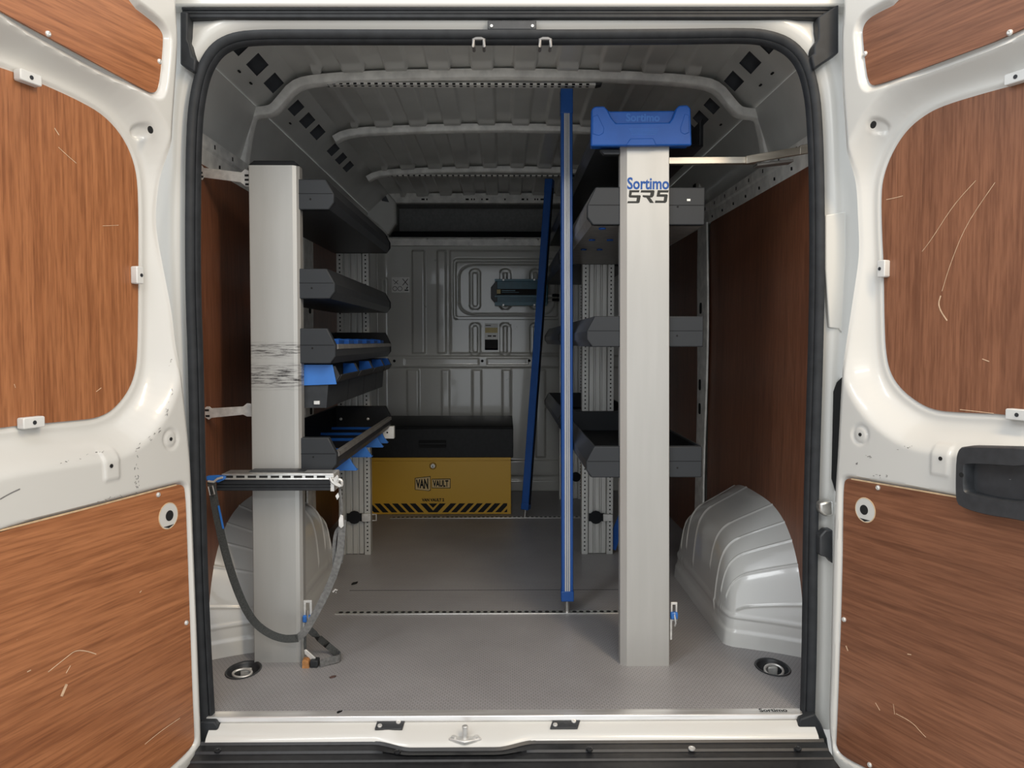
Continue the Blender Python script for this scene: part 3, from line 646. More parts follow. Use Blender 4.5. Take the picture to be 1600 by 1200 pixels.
# ---- rear doors, standing open
def door(name, side, H, ang, edge, top, win, low, label):
    s, c = math.sin(R(ang)), math.cos(R(ang)); sg = -1 if side == 'left' else 1
    dr = np.array([sg*s, -c, 0.0]); nr = np.array([-sg*c, -s, 0.0]); H = np.array(H, float)
    def D(u, v, n): return H + dr*u + nr*n + np.array([0, 0, v])
    def L(px, py, n=0.0):
        d = ray(px, py); t = ((H+nr*n-CAM)@nr)/(d@nr); q = CAM+d*t-H; return (q@dr, q[2])
    W = 0.76
    ep = sorted([L(x, y)[::-1] for x, y in edge]); ez = [q[0] for q in ep]; eu = [q[1] for q in ep]
    zs = np.linspace(-0.26, 1.90, 541); us = np.linspace(0, 1, 190); ue = np.interp(zs, ez, eu)
    k = np.exp(-np.linspace(-2, 2, 41)**2); ue = np.convolve(np.pad(ue, 20, mode='edge'), k/k.sum(), 'valid')
    U = ue[None, :] + us[:, None]*(W-ue[None, :]); V = np.broadcast_to(zs[None, :], U.shape)
    DW, DT, DLW = 0.060, 0.014, 0.010
    wn = np.array([L(x, y, -DW) for x, y in win[0]] + win[1]); tp = np.array([L(x, y, -DT) for x, y in top[0]] + top[1]); lw = np.array([L(x, y, -DLW+0.004) for x, y in low[0]] + low[1])
    wn, tp, lw = chaikin(wn, 2), chaikin(tp, 2), chaikin(lw, 2)
    sw, st_, sl = sdf(wn, U, V), sdf(tp, U, V), sdf(lw, U, V)
    n = -(DW-0.004)*(1-sst(0.018, 0.092, sw)) - 0.004*(1-sst(0.004, 0.009, sw))
    n = np.minimum(n, 0) - (DT+0.004)*(1-sst(0.002, 0.016, st_))*(sw > 0.03) - (DLW+0.002)*(1-sst(0.001, 0.010, sl))*(sw > 0.03)
    n -= 0.006*(1-sst(0.0, 0.014, U-ue[None, :]))**2
    def ringf(px, py, r, dep, wd=0.004):
        u, v = L(px, py); q = np.abs(np.hypot(U-u, V-v)-r); return dep*np.exp(-(q/wd)**2)
    for f in low[2]:
        if f[0] == 'ring': n -= ringf(*f[1:])
        if f[0] == 'cone':
            u, v = L(f[1], f[2]); n -= f[4]*(1-sst(f[3]*0.5, f[3], np.hypot(U-u, V-v)))
        if f[0] == 'rect':
            q = rrect(*sorted((L(f[1], f[5])[0], L(f[3], f[5])[0])), L(f[1], f[4])[1], L(f[1], f[2])[1], 0.004, 3)
            n += 0.004*(1-sst(-0.004, 0.003, sdf(q, U, V)))
    P = H + dr*U[..., None] + nr*n[..., None] + np.array([0, 0, 1.0])*V[..., None]
    mb = MB().grid(P)
    # hinge-side return and outer skin
    q = np.stack([P[0], P[0]+nr*-0.030+dr*-0.004, P[0]-nr*0.075+dr*0.012, H+dr*W-nr*0.075+np.array([0,0,1.0])*zs[:, None], P[-1]], 0)
    mb.grid(q)
    for jj in (0, -1):       # close the top and bottom edges
        row = P[::7, jj]; mb.grid(np.stack([row, row - nr*0.075], 0))
    o = mb.build(name, 'paint', org=tuple(H), sharp=50)
    struct(o, label, 'door')
    lr = side
    def plyp(poly, n0, m, nm, hole=None):
        pts = [D(u, v, n0) for u, v in poly]
        pl = MB().slab([tuple(p) for p in pts], tuple(-nr*0.005)); ob = pl.build(nm, m, o)
        return ob
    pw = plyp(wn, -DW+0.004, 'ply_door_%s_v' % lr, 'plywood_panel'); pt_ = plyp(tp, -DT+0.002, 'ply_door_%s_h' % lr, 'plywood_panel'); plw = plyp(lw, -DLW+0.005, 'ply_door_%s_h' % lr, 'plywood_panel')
    # pale sawn edge along the top of the lower board
    path = [D(*L(x, y, -DLW+0.0055), -DLW+0.0058) for x, y in low[5]]
    MB().sweep([tuple(p) for p in path], [(-0.0016, -0.003), (0.0016, -0.003), (0.0016, 0.0), (-0.0016, 0.0)], ups=tuple(nr)).build('sawn_edge', 'ply_edge', plw)
    def screw(px, py, n0, par):
        u, v = L(px, py, n0); MB().lathe(tuple(D(u, v, n0)), tuple(nr), [(0.0062, 0), (0.0055, 0.0025), (0.003, 0.0042), (0.0, 0.0036)], 12).build('screw', 'zinc', par)
    for px, py in top[2]: screw(px, py, -DT+0.002, pt_)
    for px, py in low[3]: screw(px, py, -DLW+0.005, plw)
    def disc(px, py, r, n0, m, nm, par, h_=0.0012):
        u, v = L(px, py, n0); return MB().cyl(tuple(D(u, v, n0)), tuple(nr), r, h_, 22).build(nm, m, par)
    for f in low[2]:
        if f[0] in ('ring', 'rect'): disc(f[-1][0] if isinstance(f[-1], tuple) else (f[1] if f[0] == 'ring' else (f[1]+f[3])/2), f[2] if f[0] == 'ring' else (f[2]+f[4])/2, 0.0042, 0.0005 if f[0] == 'ring' else 0.0045, 'void', 'bolt_hole', o)
        if f[0] == 'cone':
            u, v = L(f[1], f[2]); MB().cyl(tuple(D(u+0.004, v, -f[4]+0.0006)), tuple(nr), f[3]*0.42, 0.0012, 22).build('bolt_hole', 'void', o)
    # round cut-out in the lower board showing the painted steel behind
    hx, hy, hr = low[4]
    u, v = L(hx, hy, -DLW+0.005)
    rim = MB().lathe(tuple(D(u, v, -DLW+0.0052)), tuple(nr), [(hr+0.002, 0), (hr+0.0015, 0.0008), (hr, 0.0008), (hr, 0.0002)], 28).build('cut_out_edge', 'ply_edge', plw)
    disc(hx, hy, hr, -DLW+0.0048, 'paint', 'cut_out', plw, 0.0008)
    u2 = u; MB().cyl(tuple(D(u2-0.003*1, v, -DLW+0.0058)), tuple(nr), hr*0.42, 0.0006, 22).build('bolt_hole', 'void', plw)
    MB().slab([tuple(D(u+a_, v-b_, -DLW+0.0059)) for a_, b_ in ((-hr*0.55, hr*0.78), (0, hr*0.97), (hr*0.55, hr*0.78))], tuple(nr*0.0006)).build('hole_gap', 'void', plw)
    # white plastic buffers on the window edge
    for px, py, ax in win[2]:
        u, v = L(px, py, -DW+0.012); a_, b_ = (0.011, 0.020) if ax == 'v' else (0.024, 0.011)
        bmp = MB().slab([tuple(D(u+x, v+y, -DW+0.004)) for x, y in fillet([(-a_, -b_), (a_, -b_), (a_, b_), (-a_, b_)], 0.003, 2)], tuple(nr*0.018)).build('buffer', 'white_plastic', o, bev=0.002)
        MB().cyl(tuple(D(u-(0.003 if ax == 'v' else 0), v, -DW+0.0222)), tuple(nr), 0.0042, 0.0008, 12).build('buffer_hole', 'shelf_steel', bmp)
    return o, D, L, nr, dr
L_edge = [(277,0),(281,60),(279,100),(272,200),(269,300),(268,350),(272,400),(280,500),(281,540),(292,640),(300,720),(305,850),(311,1000),(316,1130),(318,1200)]
dl = door('door_1', 'left', (-0.766, -0.112, 0), 17.5, L_edge,
    ([(0,18),(120,83),(228,142),(240,146),(246,138),(250,112),(254,62),(252,50),(240,36),(192,0)], [(0.30,1.90),(0.62,1.86),(0.66,1.60)], [(75,53),(249,96)]),
    ([(0,105),(60,130),(120,157),(160,180),(190,214),(208,255),(214,300),(214,430),(213,540),(210,580),(198,612),(175,640),(150,653),(115,657),(0,667)], [(0.60,0.80),(0.66,0.86),(0.66,1.40),(0.60,1.47)], [(43,122,'h'),(214,430,'v'),(48,660,'h')]),
    ([(0,829),(130,796),(272,758),(284,757),(289,766),(292,850),(296,960),(300,1080),(303,1145),(303,1160),(292,1175),(266,1199),(240,1222)], [(0.64,-0.128),(0.68,-0.10),(0.68,0.57),(0.64,0.60)],
     [('ring', 267, 686, 0.021, 0.0035), ('rect', 162, 703, 186, 753, 727), ('cone', 242, 203, 0.020, 0.010)], [(247,773),(291,973)], (263, 806, 0.030), [(0,829),(130,796),(276,757.5)]),
    'white rear van door with plywood panels, open on the left')
R_edge = [(1317,0),(1312,60),(1313,130),(1318,200),(1322,260),(1322,320),(1325,400),(1322,450),(1316,540),(1311,620),(1307,700),(1302,780),(1298,900),(1295,1050),(1292,1130),(1300,1200)]
drr = door('door_2', 'right', (0.812, -0.108, 0), 22, R_edge,
    ([(1600,48),(1480,93),(1370,134),(1360,132),(1355,116),(1349,60),(1349,45),(1354,34),(1367,23),(1416,0)], [(0.30,1.90),(0.60,1.86),(0.66,1.60)], [(1352,84),(1578,51)]),
    ([(1600,130),(1540,146),(1480,164),(1450,178),(1420,202),(1398,235),(1384,270),(1379,300),(1380,360),(1383,420),(1384,500),(1386,550),(1393,583),(1410,608),(1435,628),(1460,640),(1490,644),(1600,648)], [(0.62,0.80),(0.67,0.86),(0.67,1.40),(0.62,1.47)], [(1381,420,'v'),(1592,121,'h'),(1594,648,'h')]),
    ([(1600,798),(1480,774),(1332,748),(1323,748),(1319,756),(1318,800),(1317,900),(1312,1050),(1308,1150),(1307,1167),(1318,1182),(1360,1203),(1400,1222)], [(0.64,-0.14),(0.68,-0.10),(0.68,0.57),(0.64,0.61)],
     [('ring', 1344, 679, 0.021, 0.0035), ('rect', 1455, 692, 1484, 741, 717), ('cone', 1358, 195, 0.020, 0.010)], [(1372,762),(1319,968),(1359,1195)], (1352, 797, 0.028), [(1494,776.5),(1410,762),(1330,748.3)]),
    'white rear van door with plywood panels and black handle, open on the right')
def scratches(dd, side, lines, DWs, nm='scratch', m='ply_scratch', lab='pale scratches in the plywood'):
    od_, D_, L_, nr_, dr_ = dd
    mb = MB()
    for n0, wd, pts in lines:
        q = chaikin([L_(x, y, n0) for x, y in pts], 2, False); path = [D_(u, v, n0+0.0004) for u, v in q]
        mb.sweep([tuple(p) for p in path], [(-wd, 0), (0, 0.0004), (wd, 0)], ups=tuple(nr_))
    tag(mb.build(nm, m, od_), lab, kind='stuff')
scratches(dl, 'left', [(-0.056, 0.0012, [(85,200),(92,211)]), (-0.056, 0.0008, [(91,230),(105,243),(119,255)]), (-0.056, 0.0006, [(160,353),(185,352)]), (-0.056, 0.0006, [(22,600),(24,606)]), (-0.056, 0.0008, [(150,612),(158,606)]),
    (-0.005, 0.0010, [(75,1050),(90,1038),(105,1026),(118,1016),(135,1017),(150,1022)]), (-0.005, 0.0035, [(96,1088),(100,1078),(104,1069)]), (-0.005, 0.0009, [(226,1163),(250,1143),(281,1122)]), (-0.005, 0.0012, [(42,1050),(48,1047)]), (-0.005, 0.0010, [(103,1052),(110,1040)]), (-0.005, 0.0012, [(218,926),(221,923)])], 0)
scratches(drr, 'right', [(-0.056, 0.0007, [(1525,282),(1490,320),(1455,375),(1441,393)]), (-0.056, 0.0007, [(1555,285),(1510,350),(1485,412),(1472,455)]), (-0.056, 0.0016, [(1470,462),(1466,475),(1471,488),(1480,501)]), (-0.056, 0.0008, [(1385,312),(1400,309),(1411,306)]), (-0.056, 0.0010, [(1535,561),(1546,565)]), (-0.056, 0.0008, [(1500,640),(1553,646)]),
    (-0.005, 0.0008, [(1400,1115),(1425,1128),(1440,1145),(1447,1152)]), (-0.005, 0.0008, [(1368,1098),(1375,1110)]), (-0.005, 0.0010, [(1418,1022),(1424,1023)]), (-0.005, 0.0018, [(1322,1009),(1325,1017)]), (-0.005, 0.0006, [(1396,1100),(1398,1116)])], 0)
def jot(x0, y0, x1, y1, n, amp, k):
    rr = random.Random(k); out = []
    for i in range(n):
        t = rr.random(); x, y = x0+(x1-x0)*t+rr.uniform(-amp, amp), y0+(y1-y0)*t+rr.uniform(-amp, amp); a = rr.uniform(-0.6, 0.6)+math.atan2(y1-y0, x1-x0); l = rr.uniform(1.0, 4.0)
        out.append((0.0003, rr.uniform(0.0003, 0.0009), [(x, y), (x+l*math.cos(a), y+l*math.sin(a))]))
    return out
sc_ = jot(208, 704, 255, 670, 14, 3, 1)+jot(255, 668, 268, 610, 10, 2, 2)+jot(212, 712, 215, 768, 16, 3, 3)+jot(90, 726, 165, 703, 9, 2, 4)+jot(150, 783, 212, 770, 8, 1.5, 5)+jot(262, 572, 268, 560, 5, 2, 6)+[(0.0003, 0.0012, [(0,780),(12,773),(22,768),(31,764)])]
scratches(dl, 'left', sc_, 0, 'scuff', 'scuff_grey', 'dark scuff marks on the paint')
scratches(drr, 'right', jot(1352, 712, 1364, 716, 4, 1, 7)+jot(1362, 744, 1386, 744, 7, 3, 8)+jot(1400, 702, 1430, 696, 5, 3, 9)+jot(1336, 726, 1340, 724, 4, 2, 10), 0, 'scuff', 'scuff_grey', 'dark scuff marks on the paint')
# black moulded pull on the right door
od, D, Lr, nr, dr = drr
out = [Lr(x, y, 0.02) for x, y in ((1600,698),(1550,697),(1510,696),(1500,699),(1496,715),(1495,760),(1496,785),(1503,793),(1540,805),(1600,814))]
u1 = 0.64; out += [(u1, out[-1][1]-0.002), (u1+0.01, 0.72), (u1, out[0][1])]
inn = [Lr(x, y, 0.02) for x, y in ((1600,729),(1560,726),(1515,724),(1512,730),(1512,765),(1516,770),(1560,780),(1600,784))] + [(0.57, 0.69), (0.57, 0.76)]
out, inn = chaikin(out, 1), chaikin(inn, 1)
hm = MB()
hm.slab([tuple(D(u, v, -0.004)) for u, v in out], tuple(nr*0.004))
n_ = 80
def resample(p, n):
    p = np.vstack([p, p[:1]]); s = np.r_[0, np.cumsum(np.hypot(*np.diff(p, axis=0).T))]; t = np.linspace(0, s[-1], n, endpoint=False)
    return np.stack([np.interp(t, s, p[:, 0]), np.interp(t, s, p[:, 1])], 1)
cen = inn.mean(0)
def radial(p):       # sample outline by angle so both rings line up
    q = resample(p, 600); a = np.arctan2((q[:, 1]-cen[1])*2.2, q[:, 0]-cen[0]); i = np.argsort(a); at = np.linspace(-math.pi, math.pi, n_, endpoint=False)
    return np.stack([np.interp(at, a[i], q[i, 0], period=2*math.pi), np.interp(at, a[i], q[i, 1], period=2*math.pi)], 1)
ro, ri = radial(out), radial(inn)
rings = [(ro, 0.0), (ro*0.985+cen*0.015, 0.024), (ro*0.95+cen*0.05, 0.030), (ri*1.04-cen*0.04, 0.030), (ri, 0.026), (ri*0.97+cen*0.03, 0.004), (ri*0.4+cen*0.6, 0.002), (ri*0.02+cen*0.98, 0.002)]
G = np.array([[D(u, v, nn) for u, v in np.vstack([rg, rg[:1]])] for rg, nn in rings])
MB().grid(G).build('door_pull', 'handle_plastic', od, sharp=40)
u, v = Lr(1502, 742, 0.03); MB().cyl(tuple(D(u, v, 0.0295)), tuple(nr), 0.005, 0.0008, 12).build('bolt_hole', 'void', od)

# ================================================================== THE THINGS
def lean_post(name, m, parent, xl0, xr0, xl1, xr1, Yf, depth, z0, z1, ch_side, ch=0.018):
    # hollow extruded cover, its front edge on the aisle side chamfered
    def sec(xl, xr):
        if ch_side == 'right': return [(xl, Yf+depth), (xl, Yf+0.002), (xl+0.002, Yf), (xr-ch, Yf), (xr-ch*0.4, Yf+0.004), (xr, Yf+0.014), (xr, Yf+depth)]
        return [(xl, Yf+depth), (xl, Yf+0.014), (xl+ch, Yf), (xr-0.002, Yf), (xr, Yf+0.002), (xr, Yf+depth)]
    a, b = sec(xl0, xr0), sec(xl1, xr1); n = len(a); mb = MB()
    mb.add([(x, y, z0) for x, y in a]+[(x, y, z1) for x, y in b], [tuple(range(n)), tuple(range(2*n-1, n-1, -1))]+[(i, n+i, n+(i+1) % n, (i+1) % n) for i in range(n)])
    return mb.build(name, m, parent, sharp=12)
def upright(parent, xl, xr, Yf, z1, ribs):
    w_ = xr-xl; fl = w_*0.20
    mb = MB().box(xl, xr, Yf+0.016, Yf+0.045, 0, z1).box(xl, xl+fl, Yf, Yf+0.02, 0, z1).box(xr-fl, xr, Yf, Yf+0.02, 0, z1)
    o = mb.build('upright', 'alu_frame', parent, bev=0.0012)
    a, b = xl+fl, xr-fl; k = (b-a)/ribs
    for i in range(ribs):
        MB().box(a+k*i+0.004, a+k*(i+1)-0.003, Yf+0.008, Yf+0.017, 0.002, z1-0.003).build('rib', 'alu_frame', o, bev=0.0025)
    h = MB()
    for x in (xl+fl*0.5, xr-fl*0.5):
        for zz in np.arange(0.02, z1-0.01, 0.0185): h.box(x-0.0032, x+0.0032, Yf-0.0006, Yf+0.001, zz-0.0032, zz+0.0032)
    tag(h.build('perforation', 'void', o), 'columns of dark punched holes', kind='stuff'); return o
def tray(parent, xb, xf, y0, y1, z0, z1, front, bottom='shelf_plastic', cap_m='shelf_end', near=True, far=True, inside='mat_black', label=None):
    s = 1 if xf > xb else -1; h = z1-z0; t = 0.004
    P = [(xb, z1), (xb, z0), (xf-s*0.012, z0), (xf, z0+0.022), (xf, z0+0.50*h)] + ([(xf-s*0.022, z1)] if front == 'full' else [])
    Q = [(xb+s*t, z1), (xb+s*t, z0+t), (xf-s*(0.012+t*0.3), z0+t), (xf-s*t, z0+0.024), (xf-s*t, z0+0.50*h)] + ([(xf-s*(0.022+t), z1)] if front == 'full' else [])
    G = np.array([[(x, y, zz) for y in (y0+0.012, y1-0.012)] for x, zz in P+Q[::-1]+P[:1]])
    o = MB().grid(G).build('shelf', bottom, parent, sharp=25)
    xx0, xx1 = sorted((xb+s*0.0045, xb+s*0.007)); MB().box(xx0, xx1, y0+0.026, y1-0.026, z0+0.006, z1-0.004).build('back_liner', inside, o)
    tag(o, label)
    cap = [(xb, z0), (xf-s*0.014, z0), (xf+s*0.002, z0+0.022), (xf+s*0.002, z0+0.52*h), (xf-s*0.022, z1), (xb, z1)]
    for yy, on in ((y0, near), (y1-0.026, far)):
        if not on: continue
        e_ = MB().prism(cap, yy, yy+0.026).build('end_cap', cap_m if (yy == y0 or s < 0) else 'mat_black', o, bev=0.003)
        if yy == y0:
            x0, x1 = sorted((xb+s*0.002, xf-s*0.001))
            MB().box(x0, x1, yy-0.0007, yy+0.001, z0+0.515*h, z0+0.535*h).build('cap_seam', 'mat_black', o)
            xh = xf-s*0.104 if s > 0 else xf-s*0.080
            xh = (xb + 0.095*s) if s < 0 else xb+0.085
    x0, x1 = sorted((xb+s*0.006, xf-s*0.018)); MB().box(x0, x1, y0+0.026, y1-0.026, z0+0.005, z0+0.008).build('liner_mat', inside, o)
    if front == 'lip':
        MB().prism([(xf+s*0.001, z0+0.40*h), (xf+s*0.005, z0+0.42*h), (xf+s*0.004, z0+0.54*h), (xf-s*0.012, z0+0.55*h), (xf-s*0.010, z0+0.50*h)], y0+0.026, y1-0.026).build('front_lip', 'shelf_lip', o, sharp=20)
    return o
def zat(py, Y): return PY(787, py, Y)[2]

# ---------------- shelving on the left
LU = thing('shelving_unit', 'grey van shelving unit on the left with scraped aluminium end post', 'shelving', (-0.685, 0.9, 0))
a, b = PY(397, 1035, 0.289), PY(388, 258, 0.289); a2, b2 = PY(473, 1035, 0.289), PY(466, 258, 0.289)
lean_post('post_cover', 'alu_cover_scraped', LU, a[0], a2[0], b[0], b2[0], 0.289, 0.045, 0.0, b[2], 'right')
MB().prism([(b[0]-0.001, b[2]), (b2[0]+0.001, b[2]), (b2[0]-0.012, b[2]+0.013), (b[0]+0.016, b[2]+0.013)], 0.287, 0.336).build('top_cap', 'mat_black', LU, bev=0.003)
xl, xr = PY(530, 865, 1.456)[0], PY(579.5, 865, 1.456)[0]
upright(LU, xl, xr, 1.456, zat(395, 1.456)+0.10, 3)
XF, XB = PY(523, 533, 0.30)[0], -0.752
L1 = tray(LU, XB, XF, 0.30, 1.44, zat(328, 0.30), zat(280.5, 0.30), 'full', 'shelf_steel')
L2 = tray(LU, XB, XF, 0.30, 1.44, zat(467, 0.30), zat(420, 0.30), 'full', 'shelf_steel')
L3 = tray(LU, XB, XF, 0.30, 1.44, zat(568, 0.30), zat(513, 0.30), 'lip', 'shelf_steel')
L4 = tray(LU, XB, XF, 0.30, 1.44, zat(736, 0.30), zat(683.5, 0.30), 'lip', 'shelf_steel')
for sh, pts in ((L1, (485, 311)), (L2, (487, 450)), (L3, (488, 544)), (L4, (489.5, 714))):
    p = PY(*pts, 0.2992); MB().cyl((p[0], 0.2994, p[2]), (0, -1, 0), 0.0028, 0.0008, 10).build('screw_hole', 'void', sh)
    for px, off in ((0.10, 0), (0.22, 0)):
        MB().lathe((XF-px, 1.413, ORG and (zat(568, 0.30) if sh is L3 else zat(736, 0.30) if sh is L4 else zat(467, 0.3))+0.045), (0, -1, 0), [(0.007, 0), (0.006, 0.003), (0, 0.004)], 8).build('bolt', 'zinc', sh)
z3 = zat(568, 0.30)
for i, yy in enumerate((0.42, 0.58, 0.74, 0.91, 1.08, 1.24)):
    MB().prism([(XF-0.16, z3+0.008), (XF-0.014, z3+0.008), (XF-0.014, z3+0.072), (XF-0.05, z3+0.076), (XF-0.16, z3+0.066)], yy, yy+0.006).box(XF-0.018, XF-0.014, yy, yy+0.085, z3+0.008, z3+0.070).build('divider', 'blue_plastic', L3, bev=0.002)
z4 = zat(736, 0.30)
for yy, l in ((0.45, 0.20), (0.66, 0.24), (0.94, 0.27), (1.12, 0.29), (1.32, 0.29)):
    d = MB().prism([(XF-l, z4+0.008), (XF-0.02, z4+0.008), (XF-0.02, z4+0.026), (XF-0.05, z4+0.028), (XF-0.055, z4+0.019), (XF-l, z4+0.019)], yy, yy+0.006)
    d.build('divider', 'blue_plastic', L4, bev=0.001)
for yy, dx in ((0.60, 0.0), (0.90, 0.0), (1.17, 0.0), (1.30, 0.0)):
    MB().prism([(XF-0.12, z4-0.001), (XF-0.022, z4-0.001), (XF-0.010, z4-0.025), (XF+0.006, z4-0.046), (XF-0.12, z4-0.046)], yy, yy+0.010).box(XF-0.12, XF+0.004, yy, yy+0.03, z4-0.049, z4-0.046).build('label_flap', 'blue_bright', L4, bev=0.001)
p, q = PY(600, 684, 1.462), PY(617, 665, 1.462)
br = MB().box(p[0], q[0], 1.43, 1.462, p[2], q[2]).build('shelf_bracket', 'label_white', LU, bev=0.002)
MB().cyl((p[0]+0.02, 1.4295, (p[2]+q[2])/2), (0, -1, 0), 0.004, 0.001, 10).build('bracket_hole', 'void', br)
# steel straps that tie the unit back to the wall
def strap_plate(pts, Y, m):
    return MB().slab([tuple(PY(x, y, Y)) for x, y in pts], (0, 0.004, 0)).build('wall_bracket', m, LU, bev=0.0008)
o1 = strap_plate([(311,280),(312,262),(315,258),(318,262),(377,269),(383,264),(391,268),(391,292),(383,291),(376,285),(318,277),(316,281)], 0.315, 'zinc')
o2 = strap_plate([(319,638),(323,635),(327,635),(330,638),(380,635),(386,630),(394,631),(394,651),(386,651),(380,648),(330,653),(326,656),(320,652)], 0.315, 'zinc')
for ob, pts in ((o1, ((314,270),(315,276),(386,274),(386,281),(387,288))), (o2, ((324,641),(325,650)))):
    for x, y in pts:
        c = PY(x, y, 0.3145); MB().box(c[0]-0.007, c[0]+0.005, 0.3138, 0.3146, c[2]-0.003, c[2]+0.003).build('bracket_slot', 'void', ob)
# strap keeper on the rear upright
def keeper(parent, px0, pxc, px1, py, Y):
    c0, c1, c2 = PY(px0, py, Y), PY(pxc, py, Y), PY(px1, py, Y)
    k = MB().box(c0[0], c2[0], Y-0.006, Y-0.0005, c0[2]-0.018, c0[2]+0.018).cyl((c1[0], Y-0.0005, c1[2]), (0, -1, 0), 0.030, 0.009, 12).build('strap_keeper', 'mat_black', parent, bev=0.001)
    return k
k = keeper(LU, 542, 554, 568, 808, 1.456)
c = PY(582, 808, 1.455); MB().box(PY(566, 808, 1.455)[0], PY(580, 808, 1.455)[0], 1.440, 1.452, c[2]-0.018, c[2]+0.018).build('buckle', 'zinc', k, bev=0.002)
MB().tube([c+np.array((0, -0.006, 0.014)), c+np.array((0.018, -0.006, 0.014)), c+np.array((0.018, -0.006, -0.014)), c+np.array((0, -0.006, -0.014))], 0.003, 6).build('buckle_loop', 'zinc', k)
# anchor clip on the end post
def clip(parent, x0, x1, y0, y1, Y, blue_y):
    p, q = PY(x0, y1, Y), PY(x1, y0, Y); cx, cz = (p[0]+q[0])/2, (p[2]+q[2])/2
    zt = q[2]; o = MB()
    w_ = q[0]-p[0]
    o.box(p[0], q[0], Y, Y+0.004, zt-0.008, zt).box(p[0], p[0]+w_*0.28, Y, Y+0.004, zt-0.05, zt-0.008).box(q[0]-w_*0.28, q[0], Y, Y+0.004, zt-0.05, zt-0.008).box(p[0], q[0], Y, Y+0.004, zt-0.058, zt-0.05)
    c_ = o.build('anchor_clip', 'zinc', parent, bev=0.001)
    zb_ = PY(x0, blue_y, Y)[2]
    MB().box(p[0]-0.002, q[0]+0.001, Y-0.008, Y+0.006, zb_-0.012, zb_+0.010).build('clip_latch', 'blue_bright', c_, bev=0.004)
    MB().tube([(cx, Y-0.004, zt-0.03), (cx+0.003, Y-0.012, zt-0.06), (cx, Y-0.010, zb_-0.030)], 0.0032, 6).build('clip_hook', 'steel', c_)
    MB().box(p[0]-0.002, p[0]+0.004, Y-0.002, Y+0.004, zb_-0.075, zb_-0.012).build('clip_stem', 'zinc', c_)
    return c_
clip(LU, 474.5, 487, 938, 972, 0.30, 966)

# ---------------- open-fronted bins hanging under the third shelf
zb_, zt_ = zat(637, 0.34), zat(571, 0.34)
for i, (y0, y1, which) in enumerate(((0.34, 0.655, 'nearest, with bright blue end flap'), (0.66, 0.945, 'second from the end post'), (0.95, 1.225, 'third from the end post'), (1.23, 1.42, 'farthest of the row'))):
    xf = XF+0.004
    B = thing('storage_bin', 'dark grey bin hanging under third left shelf, ' + which, 'bin', ((XF+XB)/2, (y0+y1)/2, zb_), 'bins under the third shelf of the left unit')
    sec = [(XB+0.06, zt_), (XB+0.06, zb_), (xf-0.040, zb_), (xf-0.034, zb_+0.070), (xf-0.008, zb_+0.082), (xf+0.002, zb_+0.098)]
    inn = [(xf-0.008, zb_+0.098), (xf-0.016, zb_+0.086), (xf-0.040, zb_+0.074), (xf-0.046, zb_+0.004), (XB+0.064, zb_+0.004), (XB+0.064, zt_)]
    G = np.array([[(x, y, zz) for y in (y0, y1)] for x, zz in sec+inn+sec[:1]])
    mb = MB().grid(G)
    side = [(XB+0.06, zt_), (XB+0.06, zb_), (xf-0.040, zb_), (xf-0.034, zb_+0.070), (xf-0.008, zb_+0.082), (xf+0.002, zb_+0.098), (xf-0.012, zt_-0.002)]
    mb.prism(side, y0, y0+0.004).prism(side, y1-0.004, y1)
    mb.build('bin_body', 'bin_plastic', B, sharp=25)
    MB().prism([(xf-0.008, zb_+0.083), (xf+0.003, zb_+0.100), (xf+0.016, zb_+0.126), (xf+0.010, zb_+0.128), (xf-0.010, zb_+0.094)], y0+0.012, y1-0.012).build('label_front', 'bin_plastic', B, bev=0.001) if False else MB().prism([(xf-0.030, zb_+0.072), (xf-0.006, zb_+0.081), (xf+0.006, zb_+0.100), (xf+0.003, zb_+0.102), (xf-0.010, zb_+0.086)], y0+0.014, y1-0.014).build('label_front', 'shelf_steel', B, bev=0.001)
    MB().prism([(XB+0.2, zt_-0.002), (xf-0.016, zt_-0.002), (xf-0.002, zb_+0.100), (XB+0.2, zb_+0.06)], y1-0.010, y1-0.005).build('side_liner', 'blue_plastic', B)
    if i == 0:
        fl = [PY(x, y, 0.334) for x, y in ((473, 602.5), (526, 600.5), (519.5, 570), (473, 570))]
        MB().slab([tuple(fl[0]), tuple(fl[1]), tuple(fl[2]), tuple(fl[3])], (0, 0.004, 0)).build('end_flap', 'blue_bright', B, bev=0.001)
        e_ = [PY(x, y, 0.3325) for x, y in ((473, 574.5), (504, 574.5), (512, 578.5), (520, 574.5), (519.5, 570), (473, 570))]
        MB().slab([tuple(v) for v in e_], (0, 0.002, 0)).build('flap_fold', 'blue_bright', B)
        c = PY(495, 629.5, 0.336); MB().box(c[0]-0.009, c[0]+0.009, 0.334, 0.341, c[2]-0.005, c[2]+0.006).build('clip', 'zinc', B, bev=0.001)

# ---------------- shelving on the right
RU = thing('shelving_unit', 'grey two-bay van shelving unit on the right with blue end cap on top', 'shelving', (0.425, 1.45, 0))
a, b = PY(970, 1041, 0.25), PY(970, 228, 0.25); a2, b2 = PY(1046, 1041, 0.25), PY(1046, 228, 0.25)
pc = lean_post('post_cover', 'alu_cover', RU, a[0], a2[0], b[0], b2[0], 0.25, 0.045, 0.0, b[2], 'left')
p, q = PY(980, 296, 0.2494), PY(1045.5, 277, 0.2494)
text('printed_lettering', 'Sortimo', p[0], q[0], p[2], q[2], 0.2494, 'print_blue', pc, bold=0.026)
